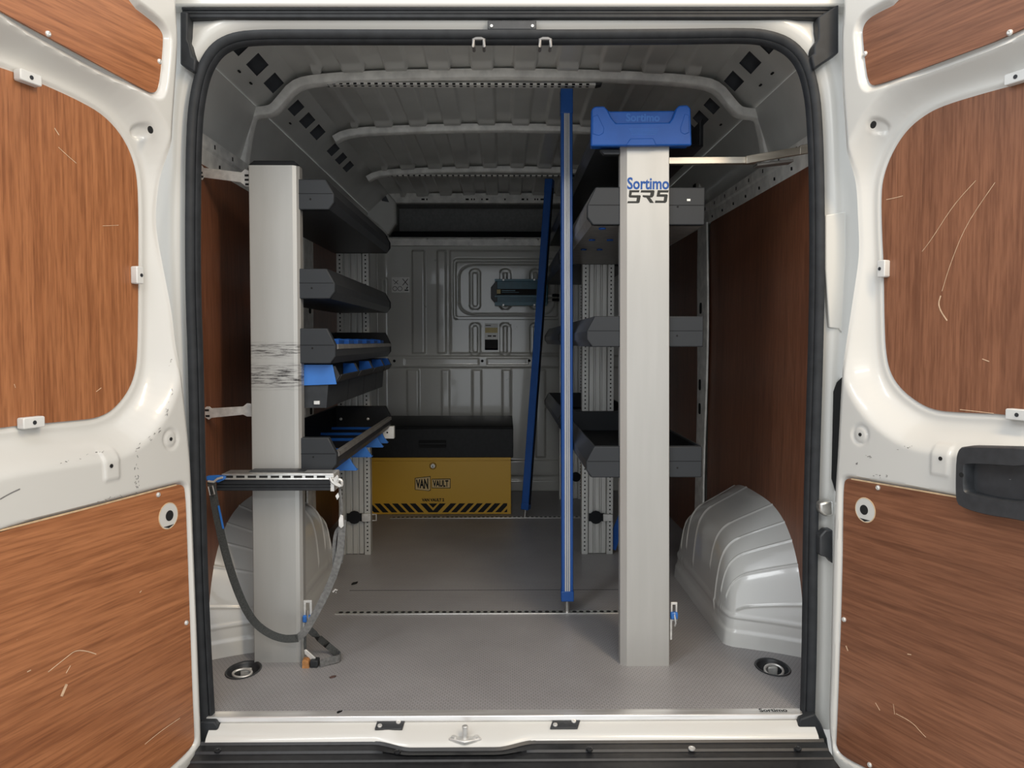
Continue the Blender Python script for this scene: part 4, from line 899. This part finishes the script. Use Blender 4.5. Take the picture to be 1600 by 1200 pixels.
# slanted model mark below the maker's name
def stroke(polys, m, parent, nm):
    mb = MB()
    for pl in polys: mb.slab([tuple(PY(x, y, 0.2494)) for x, y in pl], (0, 0.0005, 0))
    return mb.build(nm, m, parent)
X0 = lambda x, y: (880+x*0.15, 230+y*0.15)
Sg = [[(690,448),(795,448),(790,470),(716,470),(710,500),(800,500),(808,508),(796,575),(782,583),(668,583),(674,562),(762,562),(768,526),(692,524),(682,512)]]
Rg = [[(812,448),(945,448),(952,458),(944,505),(930,522),(905,525),(945,580),(905,580),(866,525),(840,522),(826,512),(830,500),(905,502),(910,473),(806,471)]]
Gg = [[(985,448),(1100,448),(1094,472),(1012,472),(1008,490),(1080,490),(1090,500),(1080,566),(1064,580),(955,580),(960,555),(1046,557),(1052,517),(972,515)]]
stroke([[X0(x, y) for x, y in pl] for pl in Sg+Rg+Gg], 'print_grey', pc, 'printed_mark')
for x0, x1, Y in ((908.5, 957.5, 1.456), (873.5, 909, 2.675)):
    xl, xr = PY(x0, 866, Y)[0], (PY(x1, 866, Y)[0] if Y < 2 else PY(x0, 866, Y)[0]+0.145)
    upright(RU, xl, xr, Y, 1.50, 3)
XF2, XB2 = PY(918, 533, 0.27)[0], PY(1099, 533, 0.27)[0]
R1 = tray(RU, XB2, XF2, 0.27, 1.44, zat(351, 0.27), zat(292, 0.27), 'full', 'shelf_lip')
R2 = tray(RU, XB2, XF2, 0.27, 1.44, zat(542, 0.27), zat(494, 0.27), 'full', 'shelf_plastic')
R3 = tray(RU, XB2, XF2, 0.27, 1.44, zat(746.5, 0.27), zat(698, 0.27), 'full', 'shelf_end', 'shelf_end')
for (ya, yb) in ((351, 292), (542, 494), (746.5, 698)):
    tray(RU, XB2, XF2+0.003, 1.505, 2.665, zat(ya, 0.27), zat(yb, 0.27), 'full', 'shelf_steel')
for sh, pts in ((R1, (1059, 323)), (R2, (1058, 524.5)), (R3, (1058.5, 731))):
    p = PY(*pts, 0.2692); MB().cyl((p[0], 0.2694, p[2]), (0, -1, 0), 0.0028, 0.0008, 10).build('screw_hole', 'void', sh)
zr1 = zat(351, 0.27)
for px, py in ((941, 357), (925, 375), (953, 375), (912, 390), (937, 390)):
    p = PZ(px, py, zr1-0.002); MB().cyl((p[0], p[1], zr1-0.001), (0, 0, -1), 0.011, 0.004, 10).build('blue_plug', 'blue_plastic', R1)
p = PY(1076, 312.5, 0.2692); MB().box(p[0]-0.005, p[0]+0.005, 0.2685, 0.2694, p[2]-0.003, p[2]+0.003).build('paint_chip', 'label_white', R1)
# long tray on top, closed by the blue cap
zt0 = zat(228, 0.28)
T = tray(RU, XB2, XF2+0.016, 0.285, 2.68, zt0+0.004, zt0+0.085, 'full', 'shelf_steel', near=False)
tag(T, 'long dark tray on top of the unit')
mb = MB().slab([tuple(PY(x, y, 0.262)) for x, y in ((938, 234), (968, 234), (968, 241), (944, 241))], (0, 0.02, 0)); mb.build('tray_bracket', 'shelf_steel', RU)
out = [(924,227),(924.5,172),(929,166.5),(944,166),(949,170),(953,173),(1055,172),(1059,167),(1063,164),(1074,164),(1079,169),(1080.5,226),(1076,228.5)]
cap = MB().slab([tuple(PY(x, y, 0.236)) for x, y in [(925,226),(926,174),(930,170),(945,170),(953,173.5),(1055,172.5),(1060,168),(1074,168),(1078,172),(1079,225)]], (0, 0.055, 0)).build('end_cap', 'blue_plastic', RU, bev=0.004)
tag(cap, 'blue moulded cap closing the top tray')
U = [(923.5,228),(924,171),(929,166),(944,165.5),(949.5,171),(956,184),(962.5,192),(1046,191),(1051,184),(1056,170),(1061,164.5),(1074,163.5),(1079.5,169),(1081,227)]
MB().slab([tuple(PY(x, y, 0.222)) for x, y in U], (0, 0.02, 0)).build('cap_face', 'blue_plastic', cap, bev=0.004)
for pts in ([(926,209),(926,182),(934,179),(944,200),(943,208),(936,212)], [(1077,207),(1077,180),(1070,178),(1063,200),(1064,207),(1070,210)]):
    MB().slab([tuple(PY(x, y, 0.2205)) for x, y in pts], (0, 0.004, 0)).build('cap_boss', 'blue_plastic', cap, bev=0.0015)
MB().slab([tuple(PY(x, y, 0.2180)) for x, y in ((978,227),(985,216.5),(1021,216),(1026,227))], (0, 0.006, 0)).build('cap_lip', 'blue_plastic', cap, bev=0.002)
for k in range(5): MB().slab([tuple(PY(x, y, 0.2212)) for x, y in ((983+k,201+2.2*k),(1030-k,201+2.2*k),(1030-k,201.8+2.2*k),(983+k,201.8+2.2*k))], (0, 0.001, 0)).build('cap_rib', 'emboss_blue', cap)
p, q = PY(978, 190, 0.2352), PY(1031, 177, 0.2352)
text('embossed_lettering', 'Sortimo', p[0], q[0], p[2], q[2], 0.2352, 'emboss_blue', cap, bold=0.03)
# bracing arm from the post to the wall
def beam(p0, p1, hz, hy, nm, m):
    p0, p1 = np.array(p0), np.array(p1); v = np.array([0, 0, hz]); y = np.array([0, hy, 0])
    return MB().hexa([p0-v-y, p1-v-y, p1-v+y, p0-v+y], [p0+v-y, p1+v-y, p1+v+y, p0+v+y]).build(nm, m, RU, bev=0.0015)
am = beam(PY(1040, 252, 0.285), PY(1180, 251, 0.285), 0.0100, 0.010, 'bracing_arm', 'arm_metal')
beam(PY(1165.5, 250, 0.268), PY(1250, 236, 0.268), 0.0115, 0.006, 'bracing_arm', 'arm_metal')
beam(PY(1249, 235, 0.268), PY(1268, 231.5, 0.268), 0.0135, 0.007, 'arm_foot', 'arm_metal')
beam(PY(1180, 259, 0.30), PY(1236, 253, 0.30), 0.004, 0.02, 'arm_flange', 'shelf_lip')
clip(RU, 1048, 1058.5, 941, 966, 0.285, 961)
k = keeper(RU, 920, 931, 944, 808, 1.456)
c = PY(948, 808, 1.455); MB().box(PY(942, 808, 1.455)[0], PY(957, 808, 1.455)[0], 1.440, 1.452, c[2]-0.016, c[2]+0.016).build('buckle', 'zinc', k, bev=0.002)
o = [PY(x, y, 1.47) for x, y in ((958, 826), (966, 806), (970, 806), (970, 835), (962, 860), (957, 858))]
MB().slab([tuple(v) for v in o], (0, 0.006, 0)).build('strap_tail', 'blue_plastic', k)
k2 = keeper(RU, 896, 900, 905, 745, 2.675)

# ---------------- lashing rails in floor and roof
def rail(label, px0, px1, py, z, Yc, down, m_, step=0.0245):
    x0, x1 = PY(px0, py, Yc)[0], PY(px1, py, Yc)[0]
    za, zb = (z, z+0.0035) if not down else (z-0.008, z)
    o = thing('lashing_rail', label, 'rail', ((x0+x1)/2, Yc, za))
    body = MB().box(x0, x1, Yc-0.016, Yc+0.016, za, zb).build('rail_body', m_, o, bev=0.001)
    h = MB()
    zz = zb+0.0003 if not down else za-0.0003
    for x in np.arange(x0+0.02, x1-0.015, step):
        h.cyl((x, Yc, zz), (0, 0, 1 if not down else -1), 0.0085 if not down else 0.006, 0.0004, 10)
        if down: h.box(x-0.0055, x+0.0055, Yc-0.0166, Yc-0.0158, za-0.0004, za+0.006)
    tag(h.build('round_hole', 'void', o), 'row of dark round holes', kind='stuff')
    if down:
        for x, s in ((x0, -1), (x1, 1)):
            MB().prism([(x, za-0.001), (x+s*0.022, za+0.004), (x+s*0.022, zb+0.001), (x, zb+0.001)], Yc-0.018, Yc+0.018).build('end_cap', 'handle_plastic', o, bev=0.002)
    return o
rail('pierced aluminium lashing rail across the floor beside the foot of the standing blue bar', 524, 1020, 957, 0.0, PZ(790, 957.5, 0)[1], False, 'alu_bright')
rail('pierced aluminium lashing rail across the floor in front of the yellow box', 610, 930, 808.5, 0.0, PZ(700, 809, 0)[1], False, 'alu_bright')
rail('pierced lashing rail under the rear roof beam holding the standing blue bar', 514, 930, 138, 1.868, 0.728, True, 'paint_rail')
rail('pierced lashing rail under the foremost roof beam holding the leaning blue bar', 607, 892, 278, 1.868, 2.205, True, 'paint_rail', 0.03)

# ---------------- telescopic blue bars
def frame_bar(p0, p1, right):
    p0, p1 = np.array(p0, float), np.array(p1, float); t = p1-p0; L = np.linalg.norm(t); t /= L
    r = np.array(right, float); r -= t*(r@t); r /= np.linalg.norm(r); f = np.cross(r, t)      # f points to the viewer side
    def blk(a0, a1, w0, w1, d0, d1):
        P = lambda a, w_, d: tuple(p0+t*a+r*w_+f*d)
        return MB().hexa([P(a0, w0, d0), P(a0, w1, d0), P(a0, w1, d1), P(a0, w0, d1)], [P(a1, w0, d0), P(a1, w1, d0), P(a1, w1, d1), P(a1, w0, d1)])
    return blk, L
Yr = PZ(790, 957.5, 0)[1]
p0, p1 = PZ(886.5, 957, 0.003), PY(885, 139, 0.728); p0[1] = Yr
B1 = thing('load_bar', 'upright blue telescopic bar with silver grooves standing beside the right shelving', 'bar', tuple(p0))
blk, L = frame_bar(p0, p1, (1, 0, 0))
w2 = 0.0205
blk(0.045, L-0.012, -w2, w2, -0.025, 0.015).build('bar_body', 'blue_bar', B1, bev=0.003)
for a, b in ((-0.0095, -0.0035), (-0.002, 0.003), (0.0045, 0.0095)):
    blk(0.06, L-0.075, a, b, 0.0148, 0.0185).build('grooved_strip', 'alu_strip', B1, bev=0.0012)
blk(L-0.09, L-0.004, -w2-0.001, w2+0.001, -0.026, 0.020).build('top_cap', 'blue_bar', B1, bev=0.003)
blk(0.042, 0.080, -w2-0.002, w2+0.002, -0.027, 0.020).build('foot_cap', 'blue_bar', B1, bev=0.003)
MB().cyl(tuple(p0), tuple(np.array(p1)-np.array(p0)), 0.0085, 0.05, 14).build('foot_pin', 'steel', B1)
Yr2 = PZ(700, 809, 0)[1]
p0, p1 = PZ(820, 808, 0.003), PY(858.5, 279, 2.205); p0[1] = Yr2
B2 = thing('load_bar', 'slanting blue telescopic bar leaning in front of the bulkhead', 'bar', tuple(p0))
blk, L = frame_bar(p0, p1, (1, -0.35, 0))
w2 = 0.0205
blk(0.045, L-0.008, -w2, w2, -0.03, 0.015).build('bar_body', 'blue_bar', B2, bev=0.003)
blk(0.07, L-0.05, w2-0.0005, w2+0.0015, -0.018, 0.008).build('grooved_strip', 'mat_black', B2)
blk(0.042, 0.078, -w2-0.001, w2+0.001, -0.031, 0.016).build('foot_cap', 'blue_bar', B2, bev=0.003)
blk(L-0.08, L-0.004, -w2-0.001, w2+0.001, -0.031, 0.016).build('top_cap', 'blue_bar', B2, bev=0.003)
MB().cyl(tuple(p0), tuple(np.array(p1)-np.array(p0)), 0.0085, 0.05, 14).build('foot_pin', 'steel', B2)

# ---------------- yellow security box
YV = PZ(798, 804, 0)[1]+0.012; xr = PY(798.5, 760, YV)[0]; xl = 2*PY(676, 760, YV)[0]-xr
VX = lambda px: PY(px, 760, YV)[0]
VZ = lambda py: PY(700, py, YV)[2]
V = thing('security_box', 'yellow steel tool vault with black lid against the bulkhead', 'tool box', ((xl+xr)/2, YV+0.27, 0))
zl = VZ(715)
body = MB().box(xl, xr, YV, YV+0.54, 0.0, zl+0.01).build('box_body', 'yellow', V, bev=0.003)
MB().box(xl+0.001, xr-0.001, YV-0.006, YV+0.01, VZ(720), zl+0.004).build('rim', 'yellow', body, bev=0.002)
z2 = VZ(667)
lid = MB().prism([(YV-0.014, zl+0.002), (YV-0.014, z2-0.008), (YV+0.012, z2+0.006), (YV+0.545, z2+0.010), (YV+0.545, zl+0.002)], xl-0.012, xr+0.012, 'x').build('lid', 'vault_black', V, bev=0.004)
MB().box(VX(655), VX(698), YV-0.0155, YV-0.012, VZ(699), VZ(687)).build('handle_recess', 'void', lid)
MB().box(VX(656), VX(697), YV-0.022, YV-0.014, VZ(694), VZ(691)).build('lid_handle', 'vault_black', lid, bev=0.001)
MB().box(xl-0.011, xr+0.011, YV-0.0152, YV-0.013, VZ(668.4), VZ(667.2)).build('lid_crease', 'print_black', lid)
c = np.array((VX(676.5), YV, VZ(728)))
lk = MB().lathe(tuple(c), (0, -1, 0), [(0.021, -0.001), (0.019, 0.001), (0.017, -0.0005), (0.016, 0.001)], 20).build('lock_surround', 'vault_black', body)
MB().lathe(tuple(c), (0, -1, 0), [(0.0135, 0), (0.013, 0.004), (0.010, 0.006), (0.0, 0.006)], 16).build('lock_barrel', 'zinc', lk)
MB().box(c[0]-0.002, c[0]+0.002, YV-0.0066, YV-0.0058, c[2]-0.008, c[2]+0.004).build('key_slot', 'void', lk)
def print_poly(pts, d, m, nm, par=body): return MB().slab([tuple((VX(x), YV-d, VZ(y))) for x, y in pts], (0, 0.0005, 0)).build(nm, m, par)
z8 = 640; K = 80/1600.0
T_ = lambda x, y: (640+x*K, 730+y*K)
print_poly([T_(*q) for q in ((165,335),(560,290),(655,275),(660,720),(600,750),(500,735),(165,705))], 0.0005, 'print_black', 'badge_outline')
print_poly([T_(*q) for q in ((185,350),(640,300),(645,700),(595,732),(185,690))], 0.0011, 'print_cream', 'badge_field')
print_poly([T_(*q) for q in ((690,365),(1280,355),(1278,660),(690,655))], 0.0005, 'print_black', 'badge_outline')
print_poly([T_(*q) for q in ((702,385),(1262,378),(1258,640),(702,636))], 0.0011, 'print_cream', 'badge_field')
def vanp(u, v):
    zt = VZ(730+385*K)+u*(VZ(730+340*K)-VZ(730+385*K)); zb = VZ(730+645*K)+u*(VZ(730+685*K)-VZ(730+645*K)); x = VX(640+200*K)+u*(VX(640+585*K)-VX(640+200*K)); return np.stack([x, np.full_like(u, YV-0.0016), zb+v*(zt-zb)], 1)
text('logo_lettering', 'VAN', 0, 1, 0, 1, 0, 'print_black', body, bold=0.045, place=vanp)
text('logo_lettering', 'VAULT', VX(640+725*K), VX(640+1215*K), VZ(730+615*K), VZ(730+402*K), YV-0.0016, 'print_black', body, bold=0.045)
text('model_lettering', 'VAN VAULT 2', VX(659), VX(694), VZ(783.5), VZ(778.5), YV-0.0006, 'print_black', body, bold=0.05)
def stripe(pts): print_poly(pts, 0.0005, 'print_black', 'warning_stripe')
yt, yb_ = 786.5, 800.5; cx = 676.5
stripe([(cx-7, yt), (cx+7, yt), (cx, yt+7)])
stripe([(cx-20, yt), (cx-10.5, yt), (cx, yb_-2.6), (cx+10.5, yt), (cx+20, yt), (cx+7, yb_), (cx-7, yb_)])
for k in range(6):
    t0 = cx+27.5+13.8*k; t1 = t0+9.2; b0, b1 = t0-13.3, t1-13.3
    for s in (1, -1):
        if k == 5 and s > 0:
            stripe([(cx+100.5, 789), (cx+116.5, 786.5), (cx+103, yb_), (cx+93.8, yb_)]) if False else None
        stripe([(cx+s*(t0-cx), yt), (cx+s*(t1-cx), yt), (cx+s*(b1-cx), yb_), (cx+s*(b0-cx), yb_)])
for s in (1, -1):
    stripe([(cx+s*110.3, yt), (cx+s*116, yt), (cx+s*116, 790), (cx+s*106.2, yb_), (cx+s*97, yb_)])
    stripe([(cx+s*116, 795), (cx+s*116, yb_), (cx+s*110.8, yb_)])

# ---------------- inverter on the bulkhead
YI = YB-0.085
IX = lambda px: PY(px, 457, YI)[0]
IZ = lambda py: PY(800, py, YI)[2]
I = thing('inverter', 'teal power inverter screwed to the bulkhead behind the leaning blue bar', 'inverter', (IX(805), YI+0.04, IZ(478)))
bd = MB().box(IX(775), IX(856), YI, YB-0.002, IZ(475), IZ(439)).build('housing', 'teal', I, bev=0.004)
MB().prism([(IX(767), IZ(449)), (IX(774), IZ(440)), (IX(777), IZ(440)), (IX(777), IZ(474)), (IX(774), IZ(474)), (IX(767), IZ(466))], YI-0.002, YB-0.004).build('end_cover', 'handle_plastic', I, bev=0.003)
for y0, y1 in ((436, 439.5), (461.5, 464.5), (472, 477.5)): MB().box(IX(773), IX(855), YI-0.003, YI+0.02, IZ(y1), IZ(y0)).build('cooling_fin', 'teal_light', bd, bev=0.001)
MB().box(IX(775), IX(838), YI-0.0012, YI+0.001, IZ(461), IZ(451.5)).build('label_band', 'print_black', bd)
MB().box(IX(776), IX(782), YI-0.0020, YI, IZ(459), IZ(452.5)).build('label_badge', 'label_yellow', bd)
MB().box(IX(784), IX(805), YI-0.0018, YI, IZ(454.8), IZ(453.4)).build('label_print', 'teal_light', bd)
MB().box(IX(784), IX(811), YI-0.0018, YI, IZ(457.2), IZ(456.5)).build('label_print', 'teal_light', bd)
for px, py in ((786.5, 437.5), (835, 437), (786.5, 476.5), (835, 476.5)):
    MB().cyl((IX(px), YI-0.003, IZ(py)), (0, -1, 0), 0.006, 0.002, 10).build('screw', 'zinc', bd)
for dy in (461, 468):
    MB().cyl((IX(856), YI+0.03, IZ(dy)), (1, 0, 0), 0.010, 0.03, 10).build('cable_gland', 'zinc', I)
    pts = [np.array((IX(860), YI+0.03, IZ(dy))), np.array((IX(872), YI+0.025, IZ(dy))), np.array((IX(885), YI+0.03, IZ(dy+1)))]
    MB().tube([tuple(v) for v in chaikin(pts, 2, False)], 0.009, 8).build('cable', 'mat_black', I)

# ---------------- stickers
Ys = YB-0.0165
def sticker(nm, label, px0, px1, py0, py1, Y, bands):
    o = thing(nm, label, 'sticker', (PY((px0+px1)/2, py1, Y)[0], Y, PY(px0, py1, Y)[2]))
    def q(a, b, c, d, k, m, n_):
        P = [PY(x, y, Y-k) for x, y in ((a, d), (b, d), (b, c), (a, c))]; MB().slab([tuple(v) for v in P], (0, 0.0006, 0)).build(n_, m, o)
    q(px0, px1, py0, py1, 0, 'label_white', 'sheet')
    for a, b, c, d, m in bands: q(a, b, c, d, 0.0010, m, 'printed_band')
    return o
so = sticker('sticker', 'white pictogram sticker with a crossed figure on the bulkhead beside the left shelves', 612, 640, 433, 457, YB-0.0025, [(632, 638, 452.5, 454.3, 'print_black')])
mb = MB()
def line(x0, y0, x1, y1, wd=0.5):
    n = np.array((-(y1-y0), x1-x0)); n = n/np.linalg.norm(n)*wd
    mb.slab([tuple(PY(x, y, YB-0.0035)) for x, y in ((x0-n[0], y0-n[1]), (x1-n[0], y1-n[1]), (x1+n[0], y1+n[1]), (x0+n[0], y0+n[1]))], (0, 0.0006, 0))
line(629, 435.5, 637.5, 446); line(637.5, 435.5, 629, 446)
for cx, cy, r in ((617, 451, 3.4), (625, 451, 3.4)):
    for k in range(10): line(cx+r*math.cos(k*0.628), cy+r*math.sin(k*0.628), cx+r*math.cos((k+1)*0.628), cy+r*math.sin((k+1)*0.628), 0.35)
line(614, 437, 622, 444, 0.4); line(622, 438, 616, 444, 0.4); line(637, 448, 635, 451.5, 0.8)
mb.build('printed_figure', 'print_grey', so)
sticker('sticker', 'white and yellow instruction label with a dark lower half on the bulkhead', 757.5, 778, 505.5, 547, YB-0.022, [(758.5, 767, 508, 509.2, 'print_grey'), (758, 777.5, 512, 520, 'label_yellow'), (762, 768, 524, 526, 'print_grey'), (770, 775, 524, 526, 'print_grey'), (757.5, 778, 530.5, 547, 'print_black'), (757.5, 778, 544.5, 547, 'print_blue')])

# ---------------- lashing bar on the left post, with its strap
YL = 0.215
LB = thing('lashing_bar', 'short black and silver slotted bar fixed across the left end post', 'bar', (PY(430, 767, YL)[0], YL+0.03, PY(430, 767, YL)[2]))
def pb(x0, x1, y0, y1, Yf, dep, m, nm, par=LB, bev=0.0015):
    p, q = PY(x0, y1, Yf), PY(x1, y0, Yf); return MB().box(p[0], q[0], Yf, Yf+dep, p[2], q[2]).build(nm, m, par, bev=bev)
pb(338, 517, 749, 767, YL, 0.070, 'rubber', 'rubber_strip')
pb(338, 517, 756, 758, YL-0.002, 0.004, 'mat_black', 'rubber_groove'); pb(338, 517, 761, 762, YL-0.002, 0.004, 'mat_black', 'rubber_groove')
rl = pb(346, 521, 740.5, 750, YL-0.004, 0.074, 'alu_bright', 'slotted_rail')
pb(346, 521, 740, 742.5, YL-0.007, 0.008, 'alu_bright', 'rail_edge', rl); pb(346, 521, 747.5, 750, YL-0.007, 0.008, 'alu_bright', 'rail_edge', rl)
for k in range(9): pb(351+18.0*k, 351+18.0*k+13, 743.3, 746.7, YL-0.0047, 0.001, 'void', 'slot', rl, 0)
pb(516, 522, 740, 768, YL-0.001, 0.072, 'zinc', 'end_plate')
mb = MB().slab([tuple(PY(x, y, YL+0.03)) for x, y in ((386, 739), (391, 735.5), (472, 735.5), (478, 739))], (0, 0.04, 0)); mb.build('backing_plate', 'shelf_steel', LB)
S = thing('ratchet_strap', 'dark webbing strap hanging in a loop from the slotted bar past the left post', 'strap', tuple(PY(440, 1000, 0.2)))
def ribbon(px, wd, nm, m, par, th=0.0012, closed=False):
    path = chaikin(np.array([PY(x, y, Y) for x, y, Y in px]), 3, False)
    path = [tuple(q) for q in path]
    return MB().sweep(path, [(-wd/2, -th), (wd/2, -th), (wd/2, th), (-wd/2, th)], ups=(0, -1, 0)).build(nm, m, par, sharp=60)
ribbon([(330,752,0.20),(336,790,0.195),(345,835,0.19),(356,878,0.185),(369,918,0.185),(385,955,0.19),(402,978,0.20),(425,993,0.205),(447,999,0.205),(466,997,0.205)], 0.023, 'webbing', 'webbing', S)
ribbon([(462,998,0.205),(474,991,0.205),(488,968,0.21),(503,940,0.215),(515,915,0.22),(524,892,0.22),(531,865,0.225),(534,835,0.225),(535,812,0.225)], 0.021, 'webbing', 'webbing_grey', S)
ribbon([(523,900,0.235),(522,880,0.235),(522,850,0.235),(525,830,0.235),(531,824,0.235)], 0.010, 'webbing_tail', 'webbing_grey', S)
ribbon([(534,822,0.228),(537,832,0.228),(537,855,0.228),(533,880,0.228)], 0.007, 'webbing_tail', 'webbing_grey', S)
MB().slab([tuple(PY(x, y, 0.218)) for x, y in ((529,812),(532,804),(536,806),(537,822),(533,826),(529,822))], (0, 0.006, 0)).build('cam_buckle', 'zinc', S, bev=0.001)
MB().tube([tuple(PY(x, y, 0.222)) for x, y in ((531,760),(532,775),(534,790),(533,806))], 0.004, 6).build('webbing_core', 'webbing_grey', S)
hk = MB().tube([tuple(q) for q in chaikin([PY(x, y, 0.208) for x, y in ((516,746),(519,754),(527,756),(534,760),(535,752),(529,748),(526,756))], 2, False)], 0.0045, 7).build('snap_hook', 'zinc', S)
MB().slab([tuple(PY(x, y, 0.204)) for x, y in ((520,748),(527,742),(529,746),(525,754),(533,758),(531,762),(522,758))], (0, 0.006, 0)).build('snap_gate', 'zinc', S, bev=0.001)
MB().slab([tuple(PY(x, y, 0.210)) for x, y in ((524,775),(528,770),(530,776),(527,781))], (0, 0.004, 0)).build('snap_gate', 'zinc', S)
MB().tube([tuple(PY(x, y, 0.212)) for x, y in ((520,925),(524,921),(527,922),(525,926))], 0.0025, 6).build('wire_ring', 'zinc', S)
bk = MB().slab([tuple(PY(x, y, 0.200)) for x, y in ((322,744),(340,743),(352,745),(350,750),(341,754),(322,751))], (0, 0.014, 0)).build('strap_hook', 'blue_bright', S, bev=0.002)
MB().tube([tuple(PY(x, y, 0.196)) for x, y in ((325,752),(334,753),(340,748),(348,746))], 0.0035, 6).build('hook_wire', 'zinc', bk)
MB().tube([tuple(PY(x, y, 0.188)) for x, y in ((325,760),(332,759),(335,772),(328,774))], 0.0022, 6, True).build('strap_loop', 'steel', S)
ribbon([(341.5,790,0.192),(346,812,0.190),(349,826,0.189)], 0.005, 'blue_tag', 'blue_bright', S)
# second strap lying at the foot of the post
T2 = thing('ratchet_strap', 'short dark strap end with rusty ratchet lying on the floor by the left post', 'strap', tuple(PZ(500, 1035, 0.0)))
q = [np.array(PY(484, 984, 0.285)), np.array(PY(497, 996, 0.30)), np.array(PZ(514, 1010, 0.020)), np.array(PZ(527, 1021, 0.012))]
path = [tuple(v) for v in chaikin(q, 2, False)]
MB().sweep(path, [(-0.010, -0.001), (0.010, -0.001), (0.010, 0.001), (-0.010, 0.001)], ups=(-0.4, -0.6, 0.7)).build('webbing', 'webbing', T2)
q = [PZ(527, 1021, 0.012), PZ(533, 1024, 0.014), PZ(531, 1029, 0.014), PZ(516, 1032, 0.014), PZ(500, 1037, 0.012)]
MB().sweep([tuple(v) for v in chaikin(q, 2, False)], [(-0.001, -0.011), (0.001, -0.011), (0.001, 0.011), (-0.001, 0.011)], ups=(0, 0, 1)).build('webbing', 'webbing_grey', T2)
q = [PY(478, 975, 0.275), PY(476, 1000, 0.272), PY(477, 1016, 0.268), PZ(480, 1024, 0.02)]
MB().sweep([tuple(v) for v in chaikin(q, 2, False)], [(-0.004, -0.001), (0.004, -0.001), (0.004, 0.001), (-0.004, 0.001)], ups=(0, -1, 0)).build('webbing', 'webbing', T2)
p, q = PZ(484, 1044, 0.0), PZ(501, 1036, 0.0)
rb = MB().box(p[0], q[0], p[1], p[1]+0.03, 0.0, 0.022).build('ratchet_body', 'rubber', T2, bev=0.003)
p2 = PZ(472.5, 1044, 0.0); mb = MB()
for k in range(5):
    x = p2[0]+0.003+k*0.0035; mb.hexa([(x-0.003, p[1]-0.002, 0), (x+0.003, p[1]-0.002, 0), (x+0.003, p[1]+0.022, 0), (x-0.003, p[1]+0.022, 0)], [(x-0.004, p[1]+0.002, 0.024-0.002*abs(k-2)), (x, p[1]+0.002, 0.026-0.002*abs(k-2)), (x, p[1]+0.02, 0.026), (x-0.004, p[1]+0.02, 0.024)])
mb.build('rusty_gear', 'rust', T2)
pts = [PY(x, y, 0.262) for x, y in ((475,1016),(478,1015),(493,1028),(492,1032),(486,1031),(476,1022))]
MB().slab([tuple(v) for v in pts], (0, 0.006, 0)).build('ratchet_handle', 'zinc', T2, bev=0.001)

# ---------------- sunken lashing rings
for i, (c, lab) in enumerate(zip(RING, ('black sunken floor cup with steel ring beside the left post', 'black sunken floor cup with steel ring beside the right wheel arch'))):
    o = thing('lashing_ring', lab, 'lashing ring', (c[0], c[1], -0.03), 'sunken lashing rings at the rear corners of the floor')
    n = 32; rows = []
    for k, zz in ((1.10, 0.0008), (1.06, 0.003), (0.98, 0.002), (0.94, -0.004), (0.86, -0.024), (0.6, -0.029), (0.02, -0.030)):
        rows.append([(c[0]+0.046*k*math.cos(2*math.pi*t/n), c[1]+0.060*k*math.sin(2*math.pi*t/n), zz) for t in range(n+1)])
    MB().grid(np.array(rows)).build('cup', 'handle_plastic', o, sharp=60)
    rg = []
    lay = 0.5 if i == 0 else 0.25
    for t in range(24):
        a_ = 2*math.pi*t/24; x = 0.027*math.cos(a_); y = 0.020*math.sin(a_)
        rg.append((c[0]+x, c[1]-0.012+y*0.9, -0.004+ (0.010 if i else 0.004)*math.sin(a_)))
    MB().tube(rg, 0.0036, 8, True).build('steel_ring', 'zinc', o)
    MB().box(c[0]-0.012, c[0]+0.018, c[1]+0.004, c[1]+0.024, -0.028, -0.002).build('ring_hinge', 'zinc', o, bev=0.003)

# ---------------- litter on the floor
def litter(label, px, py, l, wd, rot, m, nm='dry_leaf', cat='leaf'):
    c = PZ(px, py, 0.0); pts = []
    for k in range(12):
        a_ = 2*math.pi*k/12; x, y = l*math.cos(a_)*(1-0.15*math.cos(2*a_)), wd*math.sin(a_)*(1-0.3*abs(math.cos(a_)))
        pts.append((c[0]+x*math.cos(rot)-y*math.sin(rot), c[1]+x*math.sin(rot)+y*math.cos(rot), 0.0005+0.002*abs(math.sin(a_*1.5))))
    tag(MB().slab(pts, (0, 0, 0.0012)).build(nm, m), label, cat)
litter('small dry brown leaf on the floor in front of the strap end', 520, 1058.5, 0.012, 0.006, 0.5, 'leaf')
litter('small black plastic scrap on the floor between the shelving units', 554, 912, 0.010, 0.022, -0.35, 'print_black', 'plastic_scrap', 'scrap')
litter('tiny black scrap on the floor against the threshold strip', 530, 1114, 0.006, 0.012, -0.5, 'print_black', 'plastic_scrap', 'scrap')
